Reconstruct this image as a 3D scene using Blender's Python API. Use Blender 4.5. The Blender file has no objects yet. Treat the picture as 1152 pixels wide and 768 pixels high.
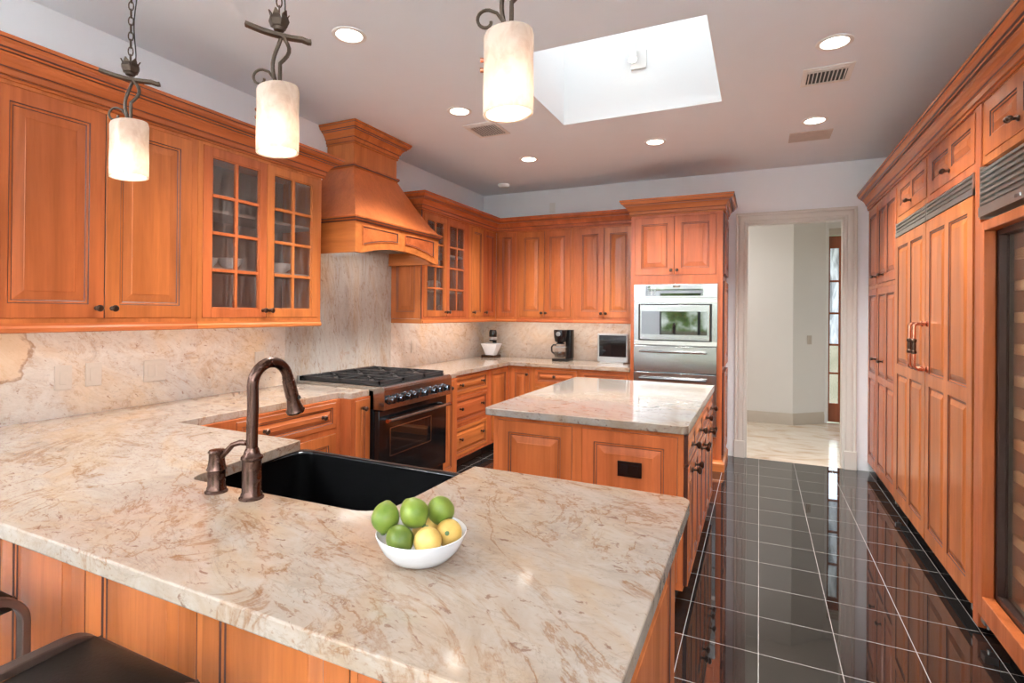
import bpy, bmesh, math, random
from mathutils import Vector, Matrix
random.seed(7)
PI = math.pi
C = bpy.context.scene.collection
SC = bpy.context.scene

# ------------------------------------------------------------------ camera
cam_d = bpy.data.cameras.new('camera')
cam_o = bpy.data.objects.new('camera', cam_d); C.objects.link(cam_o)
F_PX, YAW, PITCH, ROLL, EYE, SHIFT = 597.14, .4360, .0034, .0089, 1.4273, -34.145
fw = Vector((-math.sin(YAW)*math.cos(PITCH), math.cos(YAW)*math.cos(PITCH), math.sin(PITCH)))
r0 = Vector((math.cos(YAW), math.sin(YAW), 0)); u0 = r0.cross(fw)
rr = r0*math.cos(ROLL)+u0*math.sin(ROLL); uu = -r0*math.sin(ROLL)+u0*math.cos(ROLL)
M = Matrix((rr, uu, -fw)).transposed().to_4x4(); M.translation = (0, 0, EYE)
cam_o.matrix_world = M
cam_d.sensor_width = 36; cam_d.lens = F_PX*36/1152; cam_d.shift_y = SHIFT/1152
cam_d.clip_start = .02
SC.camera = cam_o

# ------------------------------------------------------------------ colour management
SC.view_settings.view_transform = 'Standard'; SC.view_settings.look = 'None'
SC.view_settings.gamma = 1; SC.view_settings.use_curve_mapping = False
SC.view_settings.exposure = 1.5

# ------------------------------------------------------------------ node helpers
class NT:
    def __init__(s, tree): s.t = tree; s.n = tree.nodes; s.l = tree.links
    def new(s, typ, ins=None, **kw):
        nd = s.n.new(typ)
        for k, v in kw.items(): setattr(nd, k, v)
        for k, v in (ins or {}).items():
            sock = nd.inputs[k]
            if isinstance(v, bpy.types.NodeSocket): s.l.new(v, sock)
            else: sock.default_value = v
        return nd
    def math(s, op, a, b=0.0, c=0.0, clamp=False):
        return s.new('ShaderNodeMath', {0: a, 1: b, 2: c}, operation=op, use_clamp=clamp).outputs[0]
    def ramp(s, fac, stops, interp='LINEAR'):
        nd = s.new('ShaderNodeValToRGB', {'Fac': fac}); cr = nd.color_ramp; cr.interpolation = interp
        while len(cr.elements) < len(stops): cr.elements.new(.5)
        for e, (p, c) in zip(cr.elements, stops):
            e.position = p; e.color = (c[0], c[1], c[2], 1) if not isinstance(c, (int, float)) else (c, c, c, 1)
        return nd.outputs['Color']
    def mix(s, f, a, b, blend='MIX'):
        nd = s.new('ShaderNodeMix', data_type='RGBA', blend_type=blend)
        for i, v in ((0, f), (6, a), (7, b)):
            if isinstance(v, bpy.types.NodeSocket): s.l.new(v, nd.inputs[i])
            elif i: nd.inputs[i].default_value = (v[0], v[1], v[2], 1)
            else: nd.inputs[i].default_value = v
        return nd.outputs[2]
    def noise(s, vec, scale, detail=4, rough=.5, dist=0.0):
        return s.new('ShaderNodeTexNoise', {'Vector': vec, 'Scale': scale, 'Detail': detail, 'Roughness': rough, 'Distortion': dist}).outputs['Fac']
    def mapping(s, vec, scale=(1, 1, 1), loc=(0, 0, 0), rot=(0, 0, 0)):
        return s.new('ShaderNodeMapping', {'Vector': vec, 'Location': loc, 'Rotation': rot, 'Scale': scale}).outputs[0]

def mat(name):
    m = bpy.data.materials.new(name); m.use_nodes = True
    m.node_tree.nodes.clear(); t = NT(m.node_tree)
    out = t.new('ShaderNodeOutputMaterial')
    return m, t, out
def pbsdf(name, col, rough=.5, metal=0.0, **kw):
    m, t, out = mat(name)
    ins = {'Base Color': (*col, 1), 'Roughness': rough, 'Metallic': metal}
    ins.update(kw)
    b = t.new('ShaderNodeBsdfPrincipled', ins)
    t.l.new(b.outputs[0], out.inputs[0])
    return m
def noisy(name, col, rough=.5, metal=0.0, scale=20, amt=.12, bump=0.0, stretch=(1, 1, 1), rv=.06, **kw):
    """paint / metal with a little procedural unevenness"""
    m, t, out = mat(name)
    tc = t.new('ShaderNodeTexCoord').outputs['Object']
    n = t.noise(t.mapping(tc, stretch), scale, 5)
    c = t.mix(n, [x*(1-amt) for x in col], [min(1, x*(1+amt)) for x in col])
    ins = {'Base Color': c, 'Roughness': t.math('MULTIPLY_ADD', n, rv, rough-rv/2), 'Metallic': metal}
    ins.update(kw)
    b = t.new('ShaderNodeBsdfPrincipled', ins)
    if bump:
        bp = t.new('ShaderNodeBump', {'Strength': bump, 'Distance': .002, 'Height': n}); t.l.new(bp.outputs[0], b.inputs['Normal'])
    t.l.new(b.outputs[0], out.inputs[0])
    return m

# ------------------------------------------------------------------ world: daylight, trees and lawn beyond the windows
w = bpy.data.worlds.new('world'); SC.world = w; w.use_nodes = True
w.node_tree.nodes.clear(); t = NT(w.node_tree)
wo = t.new('ShaderNodeOutputWorld')
gv = t.new('ShaderNodeTexCoord').outputs['Generated']
sx = t.new('ShaderNodeSeparateXYZ', {0: gv})
skyc = t.ramp(sx.outputs[2], [(0, (.80, .90, 1.0)), (.5, (.72, .86, 1.0)), (1, (.85, .93, 1.0))])
tn = t.noise(t.mapping(gv, (9, 9, 9)), 1.6, 6, .65)
treec = t.ramp(tn, [(.38, (.015, .03, .01)), (.5, (.10, .17, .05)), (.6, (.75, .85, .8)), (.7, (1, 1, 1))])
lawnc = t.mix(t.noise(gv, 30, 3), (.06, .07, .045), (.20, .19, .15))
is_tree = t.math('LESS_THAN', t.math('ADD', sx.outputs[2], t.math('MULTIPLY', tn, -.25)), .10)
c1 = t.mix(is_tree, skyc, treec)
c2 = t.mix(t.math('LESS_THAN', sx.outputs[2], -.03), c1, lawnc)
bg = t.new('ShaderNodeBackground', {'Color': c2, 'Strength': 1.7})
t.l.new(bg.outputs[0], wo.inputs[0])

# ------------------------------------------------------------------ lights
def area(name, loc, rot, sx_, sy_, power, col=(1, 1, 1), spread=PI):
    l = bpy.data.lights.new(name, 'AREA'); l.shape = 'RECTANGLE'; l.size = sx_; l.size_y = sy_
    l.energy = power; l.color = col; l.spread = spread
    o = bpy.data.objects.new(name, l); C.objects.link(o); o.location = loc; o.rotation_euler = rot
    return o
XL, XR, YB, YS, H = -3.11, 1.56, 5.82, -5.0, 2.874
# transom windows in the wall behind the camera: cool daylight
area('window_daylight', (-.7, YS-.02, 2.40), (math.radians(118), 0, 0), 4.2, .62, 12, (.95, .98, 1))
# added up-facing fill strips that brighten the ceiling; no coves exist there
for cx_, cr_ in ((XL+.10, -.25), (XR-.10, .25)):
    area('added_ceiling_fill', (cx_, -2.4, 2.45), (PI, cr_, 0), .10, 4.0, 52, (.95, .98, 1))
# added fill panel behind the camera; the ceiling has no rooflight opening here
area('added_fill_panel', (-.75, -3.1, H-.02), (0, 0, 0), 3.4, 2.4, 16, (.95, .98, 1))
# skylight daylight
area('skylight_daylight', (-.80, 3.28, 3.93), (0, 0, 0), 1.05, 1.05, 3.0, (.93, .97, 1))
# under-cabinet strips
WARM = (1, .93, .84)
area('under_cabinet_strip', (-2.80, 1.85, 1.357), (0, .55, 0), .03, 1.6, .85, WARM)
area('under_cabinet_strip', (-2.80, 4.75, 1.357), (0, .55, 0), .03, 1.2, 1.1, WARM)
area('under_cabinet_strip', (-1.95, 5.51, 1.357), (.55, 0, 0), 1.4, .03, 1.2, WARM)
area('hood_lamp', (-2.82, 3.42, 1.942), (0, 0, 0), .28, .7, .7, (1, .97, .93))
area('added_hall_fill', (-1.1, 6.9, 2.80), (0, 0, 0), .6, .6, 8, (1, .97, .95))  # added area lamp that brightens the hall; no fixture is modelled

# ------------------------------------------------------------------ materials
def wood(name, axis, base=(.52, .145, .041), rough=.27, amp=1.0):
    m, t, out = mat(name)
    tc = t.new('ShaderNodeTexCoord').outputs['Object']
    rnd = t.new('ShaderNodeObjectInfo').outputs['Random']
    off = t.new('ShaderNodeCombineXYZ', {0: t.math('MULTIPLY', rnd, 37), 1: t.math('MULTIPLY', rnd, 11), 2: t.math('MULTIPLY', rnd, 23)}).outputs[0]
    v = t.new('ShaderNodeVectorMath', {0: tc, 1: off}, operation='ADD').outputs[0]
    S = {'z': (1, 1, .07), 'x': (.07, 1, 1), 'y': (1, .07, 1)}[axis]
    a = t.noise(t.mapping(v, S), 9, 5, .55, .6)
    b = t.noise(t.mapping(v, S), 70, 3, .6)
    blot = t.noise(v, 4, 3, .5)
    d = [x*(1-.38*amp) for x in base]; li = [min(1, x*(1+.32*amp)) for x in base]
    c = t.ramp(a, [(.25, d), (.5, base), (.75, li)])
    c = t.mix(t.math('MULTIPLY', t.math('SUBTRACT', b, .45, clamp=True), .9), c, [x*.45 for x in base])
    c = t.mix(t.math('MULTIPLY', blot, .22), c, (base[0]*1.15, base[1]*.95, base[2]*.8))
    hv = t.new('ShaderNodeHueSaturation', {'Color': c, 'Value': t.math('MULTIPLY_ADD', rnd, .16, .92), 'Hue': t.math('MULTIPLY_ADD', rnd, .012, .494), 'Saturation': 1.0})
    bs = t.new('ShaderNodeBsdfPrincipled', {'Base Color': hv.outputs[0], 'Roughness': rough, 'Specular IOR Level': .5})
    bp = t.new('ShaderNodeBump', {'Strength': .05, 'Distance': .001, 'Height': b}); t.l.new(bp.outputs[0], bs.inputs['Normal'])
    t.l.new(bs.outputs[0], out.inputs[0])
    return m
WV, WH, WY = wood('cherry_vertical', 'z'), wood('cherry_horizontal', 'x'), wood('cherry_along_wall', 'y')
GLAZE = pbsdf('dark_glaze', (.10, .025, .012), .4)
INNER = noisy('cabinet_interior', (.30, .21, .17), .5, stretch=(1, 1, .1))

def granite(name, axes='xy', tone=(1, 1, 1), vein=1.0):
    m, t, out = mat(name)
    tc = t.new('ShaderNodeTexCoord').outputs['Object']
    rot = {'xy': (0, 0, .35), 'yz': (.5, 0, 0), 'xz': (0, .5, 0), 'v': (1.45, 0, 0)}[axes]
    S = {'xy': (.75, 1.3, 1), 'yz': (1, .75, 1.3), 'xz': (.75, 1, 1.3), 'v': (1, .45, 1.6)}[axes]
    v = t.mapping(t.mapping(tc, (1, 1, 1), (0, 0, 0), rot), S)
    big = t.noise(v, 1.6, 5, .6, 1.2)
    med = t.noise(v, 7, 8, .7, 1.6)
    fine = t.noise(t.mapping(tc, S), 60, 4, .7)
    speck = t.noise(v, 34, 4, .65, .5)
    D = {'xy': (.35, 1.5, 1), 'yz': (1, .35, 1.5), 'xz': (.35, 1, 1.5), 'v': (1, .3, 1.5)}[axes]
    dash = t.noise(t.mapping(t.mapping(tc, (1, 1, 1), (0, 0, 0), rot), D), 62, 4, .65, .8)
    clus = t.noise(v, 3.2, 3, .5)
    c = t.ramp(med, [(.25, (.50, .39, .32)), (.42, (.68, .54, .43)), (.55, (.75, .63, .53)), (.75, (.82, .74, .66))])
    c = t.mix(t.ramp(big, [(.45, 0.0), (.72, .75)]), c, (.66, .61, .57))
    c = t.mix(t.ramp(big, [(.30, .62), (.50, 0.0)]), c, (.80, .54, .31))
    vn = t.noise(v, 2.3, 7, .62, 2.2)
    ln = t.math('ABSOLUTE', t.math('SUBTRACT', vn, .5))
    c = t.mix(t.math('MULTIPLY', t.ramp(ln, [(0, 1.0), (.026, 0.0)]), t.math('MULTIPLY', t.ramp(med, [(.38, 1.0), (.6, .15)]), .9*vein)), c, (.44, .21, .085))
    vn2 = t.noise(t.mapping(v, (1, 1, 1), (3, 7, 1)), 4.5, 6, .65, 1.5)
    ln2 = t.math('ABSOLUTE', t.math('SUBTRACT', vn2, .5))
    c = t.mix(t.math('MULTIPLY', t.ramp(ln2, [(0, 1.0), (.016, 0.0)]), .22*vein), c, (.26, .19, .15))
    c = t.mix(t.ramp(speck, [(.615, 0.0), (.69, .7)]), c, (.30, .13, .08))
    c = t.mix(t.math('MULTIPLY', t.ramp(dash, [(.57, 0.0), (.68, .6*min(1, vein*1.3-.3))]), t.ramp(clus, [(.42, .1), (.64, 1.0)])), c, (.40, .19, .10))
    c = t.mix(t.ramp(fine, [(.30, .35), (.42, 0.0)]), c, (.38, .31, .27))
    if axes == 'yz':   # one large rust-coloured inclusion with a dark outline
        sp_ = t.new('ShaderNodeSeparateXYZ', {0: tc})
        dy = t.math('MULTIPLY', t.math('SUBTRACT', sp_.outputs[1], 1.10), .8); dz = t.math('SUBTRACT', sp_.outputs[2], 1.24)
        dd = t.math('SQRT', t.math('ADD', t.math('MULTIPLY', dy, dy), t.math('MULTIPLY', dz, dz)))
        dd = t.math('ADD', dd, t.math('MULTIPLY', t.math('SUBTRACT', t.noise(tc, 7, 5, .6, .5), .5), .16))
        c = t.mix(t.ramp(dd, [(.150, .6), (.168, 0.0)]), c, (.80, .50, .28))
        c = t.mix(t.ramp(dd, [(.150, 0.0), (.159, .75), (.168, 0.0)]), c, (.30, .13, .06))
    c = t.mix(1.0, c, tone, 'MULTIPLY')
    bs = t.new('ShaderNodeBsdfPrincipled', {'Base Color': c, 'Roughness': .085, 'Specular IOR Level': .5})
    t.l.new(bs.outputs[0], out.inputs[0])
    return m
GR = granite('granite_counter', 'xy', (.60, .57, .54))
GRI = granite('granite_island', 'xy', (.41, .42, .43), .45)
GRW = granite('granite_splash_left', 'yz', (.90, .91, .92), .55)
GRB = granite('granite_splash_back', 'xz', (.84, .83, .81), .5)
GRV = granite('granite_behind_range', 'v', (.72, .745, .755), .6)

def floor_mat():
    m, t, out = mat('black_granite_tile')
    tc = t.new('ShaderNodeTexCoord').outputs['Object']
    s = t.new('ShaderNodeSeparateXYZ', {0: tc})
    def line(v, o):
        f = t.math('FRACT', t.math('DIVIDE', t.math('SUBTRACT', v, o-30.5), .305))
        d = t.math('ABSOLUTE', t.math('SUBTRACT', f, .5))
        return t.math('GREATER_THAN', d, .5-.0054)
    g = t.math('MAXIMUM', line(s.outputs[0], .0058), line(s.outputs[1], 2.4783))
    n = t.noise(tc, 160, 3, .6)
    base = t.ramp(n, [(.35, (.006, .005, .005)), (.65, (.022, .019, .018))])
    c = t.mix(g, base, (.30, .28, .26))
    bs = t.new('ShaderNodeBsdfPrincipled', {'Base Color': c, 'Roughness': t.math('MULTIPLY_ADD', g, .5, .025), 'IOR': 2.3})
    t.l.new(bs.outputs[0], out.inputs[0])
    return m
FLOOR = floor_mat()
def marble():
    m, t, out = mat('hall_marble')
    tc = t.new('ShaderNodeTexCoord').outputs['Object']
    n = t.noise(t.mapping(tc, (1, 2, 1), (0, 0, 0), (0, 0, .6)), 2.2, 7, .6, 1.5)
    c = t.ramp(n, [(.3, (.60, .42, .27)), (.5, (.80, .68, .54)), (.7, (.86, .78, .67))])
    bs = t.new('ShaderNodeBsdfPrincipled', {'Base Color': c, 'Roughness': .12})
    t.l.new(bs.outputs[0], out.inputs[0]); return m
MARBLE = marble()
WALL = noisy('wall_paint', (.89, .91, .935), .75, scale=6, amt=.015)
HALLW = noisy('hall_wall_paint', (.80, .76, .71), .7, scale=6, amt=.015)
CEIL = noisy('ceiling_paint', (.86, .915, .975), .85, scale=6, amt=.015)
WELL = noisy('skylight_well_paint', (.86, .87, .87), .7, scale=6, amt=.01)
TRIM = noisy('trim_paint', (.56, .48, .39), .4, scale=6, amt=.02)
CASE = noisy('door_casing_paint', (.70, .67, .61), .4, scale=6, amt=.02)
STEEL = noisy('brushed_steel', (.43, .43, .425), .22, 1.0, scale=40, amt=.02, stretch=(.02, 1, 1), rv=.01)
STEELG = noisy('grille_steel', (.60, .585, .55), .32, 1.0, scale=30, amt=.06, stretch=(.05, 1, 1))
KNOBM = pbsdf('dark_chrome', (.16, .18, .21), .12, 1.0)
CHROME = pbsdf('chrome', (.75, .77, .80), .08, 1.0)
BLACK = pbsdf('black_enamel', (.007, .007, .008), .10)
BLACKM = pbsdf('black_matte', (.012, .012, .012), .45)
KICK = pbsdf('toe_kick_black', (.012, .010, .009), .35)
IRON = noisy('cast_iron', (.035, .033, .034), .5, .3, scale=60, amt=.2)
SINKM = noisy('black_composite', (.002, .002, .0022), .34, scale=90, amt=.3, **{'Specular IOR Level': .02})
BRONZE = noisy('oil_rubbed_bronze', (.115, .066, .052), .27, 1.0, scale=25, amt=.2)
BRONZED = noisy('dark_bronze', (.10, .062, .045), .34, 1.0, scale=30, amt=.3)
COPPER = noisy('copper', (.60, .26, .16), .2, 1.0, scale=25, amt=.2)
FORGED = noisy('forged_iron', (.085, .060, .044), .45, .75, scale=50, amt=.4, bump=.3)
MGLASS = pbsdf('mirror_dark_glass', (.010, .010, .011), .02, 0, IOR=2.6)
DGLASS = pbsdf('dark_glass', (.010, .010, .011), .03)
WHITEC = pbsdf('white_ceramic', (.80, .81, .83), .18)
PLASTIC = noisy('outlet_plate', (.58, .49, .41), .35, scale=40, amt=.06)
WPL = pbsdf('white_plastic', (.82, .81, .79), .4)
SILVER = pbsdf('silver_plastic', (.42, .42, .42), .32, .6)
SEAT = noisy('brown_leather', (.017, .011, .008), .42, scale=120, amt=.25, bump=.25)
SFRAME = noisy('stool_bronze', (.19, .125, .10), .42, .7, scale=30, amt=.12)
def emis(name, col, st):
    m, t, out = mat(name)
    e = t.new('ShaderNodeEmission', {'Color': (*col, 1), 'Strength': st}); t.l.new(e.outputs[0], out.inputs[0]); return m
LAMP = emis('lamp_glow', (1, .90, .76), 4.0)
def glassy(name, tint, refl, rough=.02, bump=0.0, trans=(1, 1, 1), scale=(60, 60, 6)):
    m, t, out = mat(name)
    tr = t.new('ShaderNodeBsdfTransparent', {'Color': (*trans, 1)})
    gl = t.new('ShaderNodeBsdfGlossy', {'Color': (*tint, 1), 'Roughness': rough})
    lw = t.new('ShaderNodeLayerWeight', {'Blend': .5})
    f = t.math('MULTIPLY_ADD', t.math('POWER', lw.outputs['Facing'], 4.0), .6, refl+.035, clamp=True)
    if bump:
        tc = t.new('ShaderNodeTexCoord').outputs['Object']
        n = t.noise(t.mapping(tc, scale), 1, 4, .6)
        bp = t.new('ShaderNodeBump', {'Strength': bump, 'Distance': .004, 'Height': n}); t.l.new(bp.outputs[0], gl.inputs['Normal'])
        df = t.new('ShaderNodeBsdfDiffuse', {'Color': (.75, .72, .68, 1)})
        mx0 = t.new('ShaderNodeMixShader', {0: t.math('MULTIPLY', t.ramp(n, [(.45, .1), (.72, 1.0)]), .10)})
        t.l.new(tr.outputs[0], mx0.inputs[1]); t.l.new(df.outputs[0], mx0.inputs[2]); base = mx0.outputs[0]
    else: base = tr.outputs[0]
    mx = t.new('ShaderNodeMixShader', {0: f}); t.l.new(base, mx.inputs[1]); t.l.new(gl.outputs[0], mx.inputs[2])
    t.l.new(mx.outputs[0], out.inputs[0]); return m
SEEDY = glassy('seeded_glass', (1, 1, 1), .0, .06, .25, (.90, .88, .86))
CLEAR = glassy('clear_glass', (1, 1, 1), .02)
FROST = glassy('frosted_skylight', (1, 1, 1), .02, .2, 0, (.14, .147, .15))
WINEG = glassy('cooler_glass', (1, .98, .95), .05, .02, 0, (.95, .94, .92))
def drape():
    m, t, out = mat('wrinkled_film')
    tc = t.new('ShaderNodeTexCoord').outputs['Object']
    n = t.noise(t.mapping(tc, (14, 14, 3), (0, 0, 0), (0, .4, 0)), 1, 5, .6, 1.5)
    tl = t.new('ShaderNodeBsdfTranslucent', {'Color': t.ramp(n, [(.35, (.45, .46, .48)), (.6, (.95, .96, 1))])})
    gl = t.new('ShaderNodeBsdfGlossy', {'Roughness': .2})
    mx = t.new('ShaderNodeMixShader', {0: .1}); t.l.new(tl.outputs[0], mx.inputs[1]); t.l.new(gl.outputs[0], mx.inputs[2])
    t.l.new(mx.outputs[0], out.inputs[0]); return m
FILM = drape()
def shade_mat():
    m, t, out = mat('alabaster_shade')
    tc = t.new('ShaderNodeTexCoord').outputs['Object']
    n = t.noise(t.mapping(tc, (1, 1, .6)), 22, 5, .6, 1)
    c = t.ramp(n, [(.3, (.62, .50, .42)), (.6, (.78, .70, .63))])
    tl = t.new('ShaderNodeBsdfTranslucent', {'Color': c}); df = t.new('ShaderNodeBsdfDiffuse', {'Color': c})
    gl = t.new('ShaderNodeBsdfGlossy', {'Roughness': .15})
    m1 = t.new('ShaderNodeMixShader', {0: .4}); t.l.new(tl.outputs[0], m1.inputs[1]); t.l.new(df.outputs[0], m1.inputs[2])
    m2 = t.new('ShaderNodeMixShader', {0: .05}); t.l.new(m1.outputs[0], m2.inputs[1]); t.l.new(gl.outputs[0], m2.inputs[2])
    t.l.new(m2.outputs[0], out.inputs[0]); return m
SHADE = shade_mat()
def fruit(name, a, b, axis_tip):
    m, t, out = mat(name)
    tc = t.new('ShaderNodeTexCoord').outputs['Object']
    n = t.noise(tc, 14, 4, .6); f = t.noise(tc, 260, 2, .5)
    c = t.ramp(n, [(.35, a), (.65, b)])
    bs = t.new('ShaderNodeBsdfPrincipled', {'Base Color': c, 'Roughness': .34, 'Specular IOR Level': .45})
    bp = t.new('ShaderNodeBump', {'Strength': .18, 'Distance': .0008, 'Height': f}); t.l.new(bp.outputs[0], bs.inputs['Normal'])
    t.l.new(bs.outputs[0], out.inputs[0]); return m
LIME = fruit('lime_skin', (.12, .20, .022), (.24, .30, .045), 0)
LIMED = fruit('lime_skin_dark', (.08, .13, .018), (.16, .21, .03), 0)
LEMON = fruit('lemon_skin', (.66, .40, .09), (.78, .52, .16), 0)
STEMM = pbsdf('fruit_stem', (.10, .16, .06), .6)
SHELFW = noisy('beech_shelf', (.72, .55, .34), .4, scale=8, amt=.15, stretch=(1, .1, 1))
COOLIN = noisy('cooler_lining', (.30, .27, .22), .5, scale=8)
GASKET = pbsdf('dark_brown_metal', (.075, .042, .034), .35, .4)

# ------------------------------------------------------------------ mesh helpers
class MB:
    def __init__(s): s.v = []; s.f = []; s.m = []; s.cur = 0
    def quad(s, idx): s.f.append(tuple(idx)); s.m.append(s.cur)
    def add(s, pts, faces):
        b = len(s.v); s.v += [tuple(p) for p in pts]
        for f in faces: s.quad([b+i for i in f])
    def box(s, x0, x1, y0, y1, z0, z1):
        x0, x1 = sorted((x0, x1)); y0, y1 = sorted((y0, y1)); z0, z1 = sorted((z0, z1))
        s.add([(x0,y0,z0),(x1,y0,z0),(x1,y1,z0),(x0,y1,z0),(x0,y0,z1),(x1,y0,z1),(x1,y1,z1),(x0,y1,z1)],
              [(3,2,1,0),(4,5,6,7),(0,1,5,4),(1,2,6,5),(2,3,7,6),(3,0,4,7)]); return s
    def prism(s, poly, z0, z1, f=lambda x, y, z: (x, y, z)):
        n = len(poly)
        s.add([f(x, y, z0) for x, y in poly]+[f(x, y, z1) for x, y in poly],
              [tuple(range(n))[::-1], tuple(range(n, 2*n))]+[(i, (i+1) % n, n+(i+1) % n, n+i) for i in range(n)]); return s
    def loops(s, loops, cap0=True, cap1=True, mats=None):
        """skin a stack of equal-length closed loops"""
        n = len(loops[0]); b = len(s.v)
        for lp in loops: s.v += [tuple(p) for p in lp]
        for k in range(len(loops)-1):
            if mats: s.cur = mats[k]
            for i in range(n):
                j = (i+1) % n
                s.quad((b+k*n+i, b+k*n+j, b+(k+1)*n+j, b+(k+1)*n+i))
        if mats: s.cur = 0
        if cap0: s.quad([b+i for i in range(n)][::-1])
        if cap1: s.quad([b+(len(loops)-1)*n+i for i in range(n)])
        return s
    def tube(s, pts, r, n=10, flat=None):
        pts = [Vector(p) for p in pts]; L = len(pts)
        rad = r if isinstance(r, (list, tuple)) else [r]*L
        tan = [(pts[min(i+1, L-1)]-pts[max(i-1, 0)]).normalized() for i in range(L)]
        up = Vector((0, 0, 1)) if abs(tan[0].z) < .9 else Vector((1, 0, 0))
        nx = tan[0].cross(up).normalized(); lp = []
        for i in range(L):
            nx = (nx-tan[i]*nx.dot(tan[i])).normalized(); ny = tan[i].cross(nx)
            fa, fb = flat if flat else (1, 1)
            lp.append([pts[i]+(nx*math.cos(2*PI*k/n)*fa+ny*math.sin(2*PI*k/n)*fb)*rad[i] for k in range(n)])
        return s.loops(lp)
    def bar(s, pts, hw, ht, up):
        """rectangular bar swept along pts; half-width hw across, half-thickness ht along the local normal"""
        pts = [Vector(p) for p in pts]; L = len(pts); side = Vector(up).normalized(); lp = []
        for i in range(L):
            tn = (pts[min(i+1, L-1)]-pts[max(i-1, 0)]).normalized(); nn = tn.cross(side).normalized()
            lp.append([pts[i]+side*hw+nn*ht, pts[i]-side*hw+nn*ht, pts[i]-side*hw-nn*ht, pts[i]+side*hw-nn*ht])
        return s.loops(lp)
    def lathe(s, prof, c=(0, 0, 0), n=24, axis='z', cap0=True, cap1=True):
        c = Vector(c); lp = []
        for r, h in prof:
            r = max(r, 1e-4)
            L = []
            for k in range(n):
                a = 2*PI*k/n; x, y = r*math.cos(a), r*math.sin(a)
                p = {'z': (x, y, h), '-y': (x, -h, y), 'x': (h, x, y), 'y': (y, h, x)}[axis]
                L.append(c+Vector(p))
            lp.append(L)
        return s.loops(lp, cap0, cap1)
    def rings(s, rects, mats):
        """nested rectangles (x0,x1,z0,z1,y) joined outward-in; last one filled (a raised panel)"""
        lp = [[(a, y, c), (b, y, c), (b, y, d), (a, y, d)] for a, b, c, d, y in rects]
        return s.loops(lp, True, True, mats)
    def build(s, name, mats, parent=None, loc=(0, 0, 0), rot=0, bevel=0.0, smooth=True, angle=32, subsurf=0):
        me = bpy.data.meshes.new(name); me.from_pydata(s.v, [], s.f)
        mats = mats if isinstance(mats, (list, tuple)) else [mats]
        for m_ in mats: me.materials.append(m_)
        me.polygons.foreach_set('material_index', [min(i, len(mats)-1) for i in s.m])
        bm = bmesh.new(); bm.from_mesh(me); bmesh.ops.recalc_face_normals(bm, faces=bm.faces); bm.to_mesh(me); bm.free()
        if smooth:
            me.polygons.foreach_set('use_smooth', [True]*len(me.polygons)); me.set_sharp_from_angle(angle=math.radians(angle))
        me.update()
        o = bpy.data.objects.new(name, me); C.objects.link(o); o.location = loc; o.rotation_euler = (0, 0, rot)
        if parent: o.parent = parent
        if bevel:
            b = o.modifiers.new('bevel', 'BEVEL'); b.width = bevel; b.segments = 2; b.limit_method = 'ANGLE'; b.angle_limit = math.radians(40)
        if subsurf:
            q = o.modifiers.new('subsurf', 'SUBSURF'); q.levels = subsurf; q.render_levels = subsurf
        return o
def tag(o, label, cat, group=None, kind=None):
    o['label'] = label; o['category'] = cat
    if group: o['group'] = group
    if kind: o['kind'] = kind
    return o
def thing(name, label, cat, loc=(0, 0, 0), rot=0, group=None):
    o = bpy.data.objects.new(name, None); C.objects.link(o); o.location = loc; o.rotation_euler = (0, 0, rot)
    o.empty_display_size = .1
    return tag(o, label, cat, group)
def struct(o): o['kind'] = 'structure'; return o
def dup(o, parent=None):
    c = o.copy(); C.objects.link(c)
    if parent: c.parent = parent
    for ch in list(o.children): dup(ch, c)
    return c

# ------------------------------------------------------------------ room shell
b = MB()
b.box(XL-.1, XR+.1, -1.2, YB, -.08, 0); struct(b.build('floor', FLOOR))
b = MB(); b.box(XL-.1, XR+.1, YS-.1, -1.2, -.08, 0); struct(b.build('floor_dining', MARBLE))  # unseen floor, made pale to bounce light onto the ceiling
b = MB(); b.box(-1.8, 2.2, YB, 9.4, -.08, 0); struct(b.build('floor_hall', MARBLE))
b = MB(); b.box(XL-.12, XL, YS-.1, YB+.12, 0, H+.1); struct(b.build('wall_left', WALL))
b = MB(); b.box(XR, XR+.12, YS-.1, YB+.12, 0, H+.1); struct(b.build('wall_right', WALL))
b = MB(); DX0, DX1, DZ = -.125, .725, 2.35
b.box(XL-.12, DX0, YB, YB+.12, 0, H+.1); b.box(DX1, XR+.12, YB, YB+.12, 0, H+.1); b.box(DX0, DX1, YB, YB+.12, DZ, H+.1)
struct(b.build('wall_back', WALL))
# wall behind the camera with glazed openings
b = MB(); b.box(XL-.12, -2.9, YS-.12, YS, 0, H); b.box(1.4, XR+.12, YS-.12, YS, 0, H)
b.box(-2.9, 1.4, YS-.12, YS, 2.76, H+.1); b.box(-2.9, 1.4, YS-.12, YS, 2.02, 2.10); b.box(-2.9, 1.4, YS-.12, YS, 0, .12)
b.box(-2.9, -2.55, YS-.12, YS, .12, 2.02)
struct(b.build('wall_front', WALL))
b = MB()
for x in (-2.55, -1.5, -.5, .5, 1.4): b.box(x-.035, x+.035, YS-.09, YS-.03, .12, 2.02)
b.box(-2.55, 1.4, YS-.085, YS-.035, .55, .60)
win = struct(b.build('window_1', BLACKM))
b = MB(); b.box(-2.55, 1.4, YS-.064, YS-.058, .12, 2.02); b.build('pane', CLEAR, win)
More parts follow.
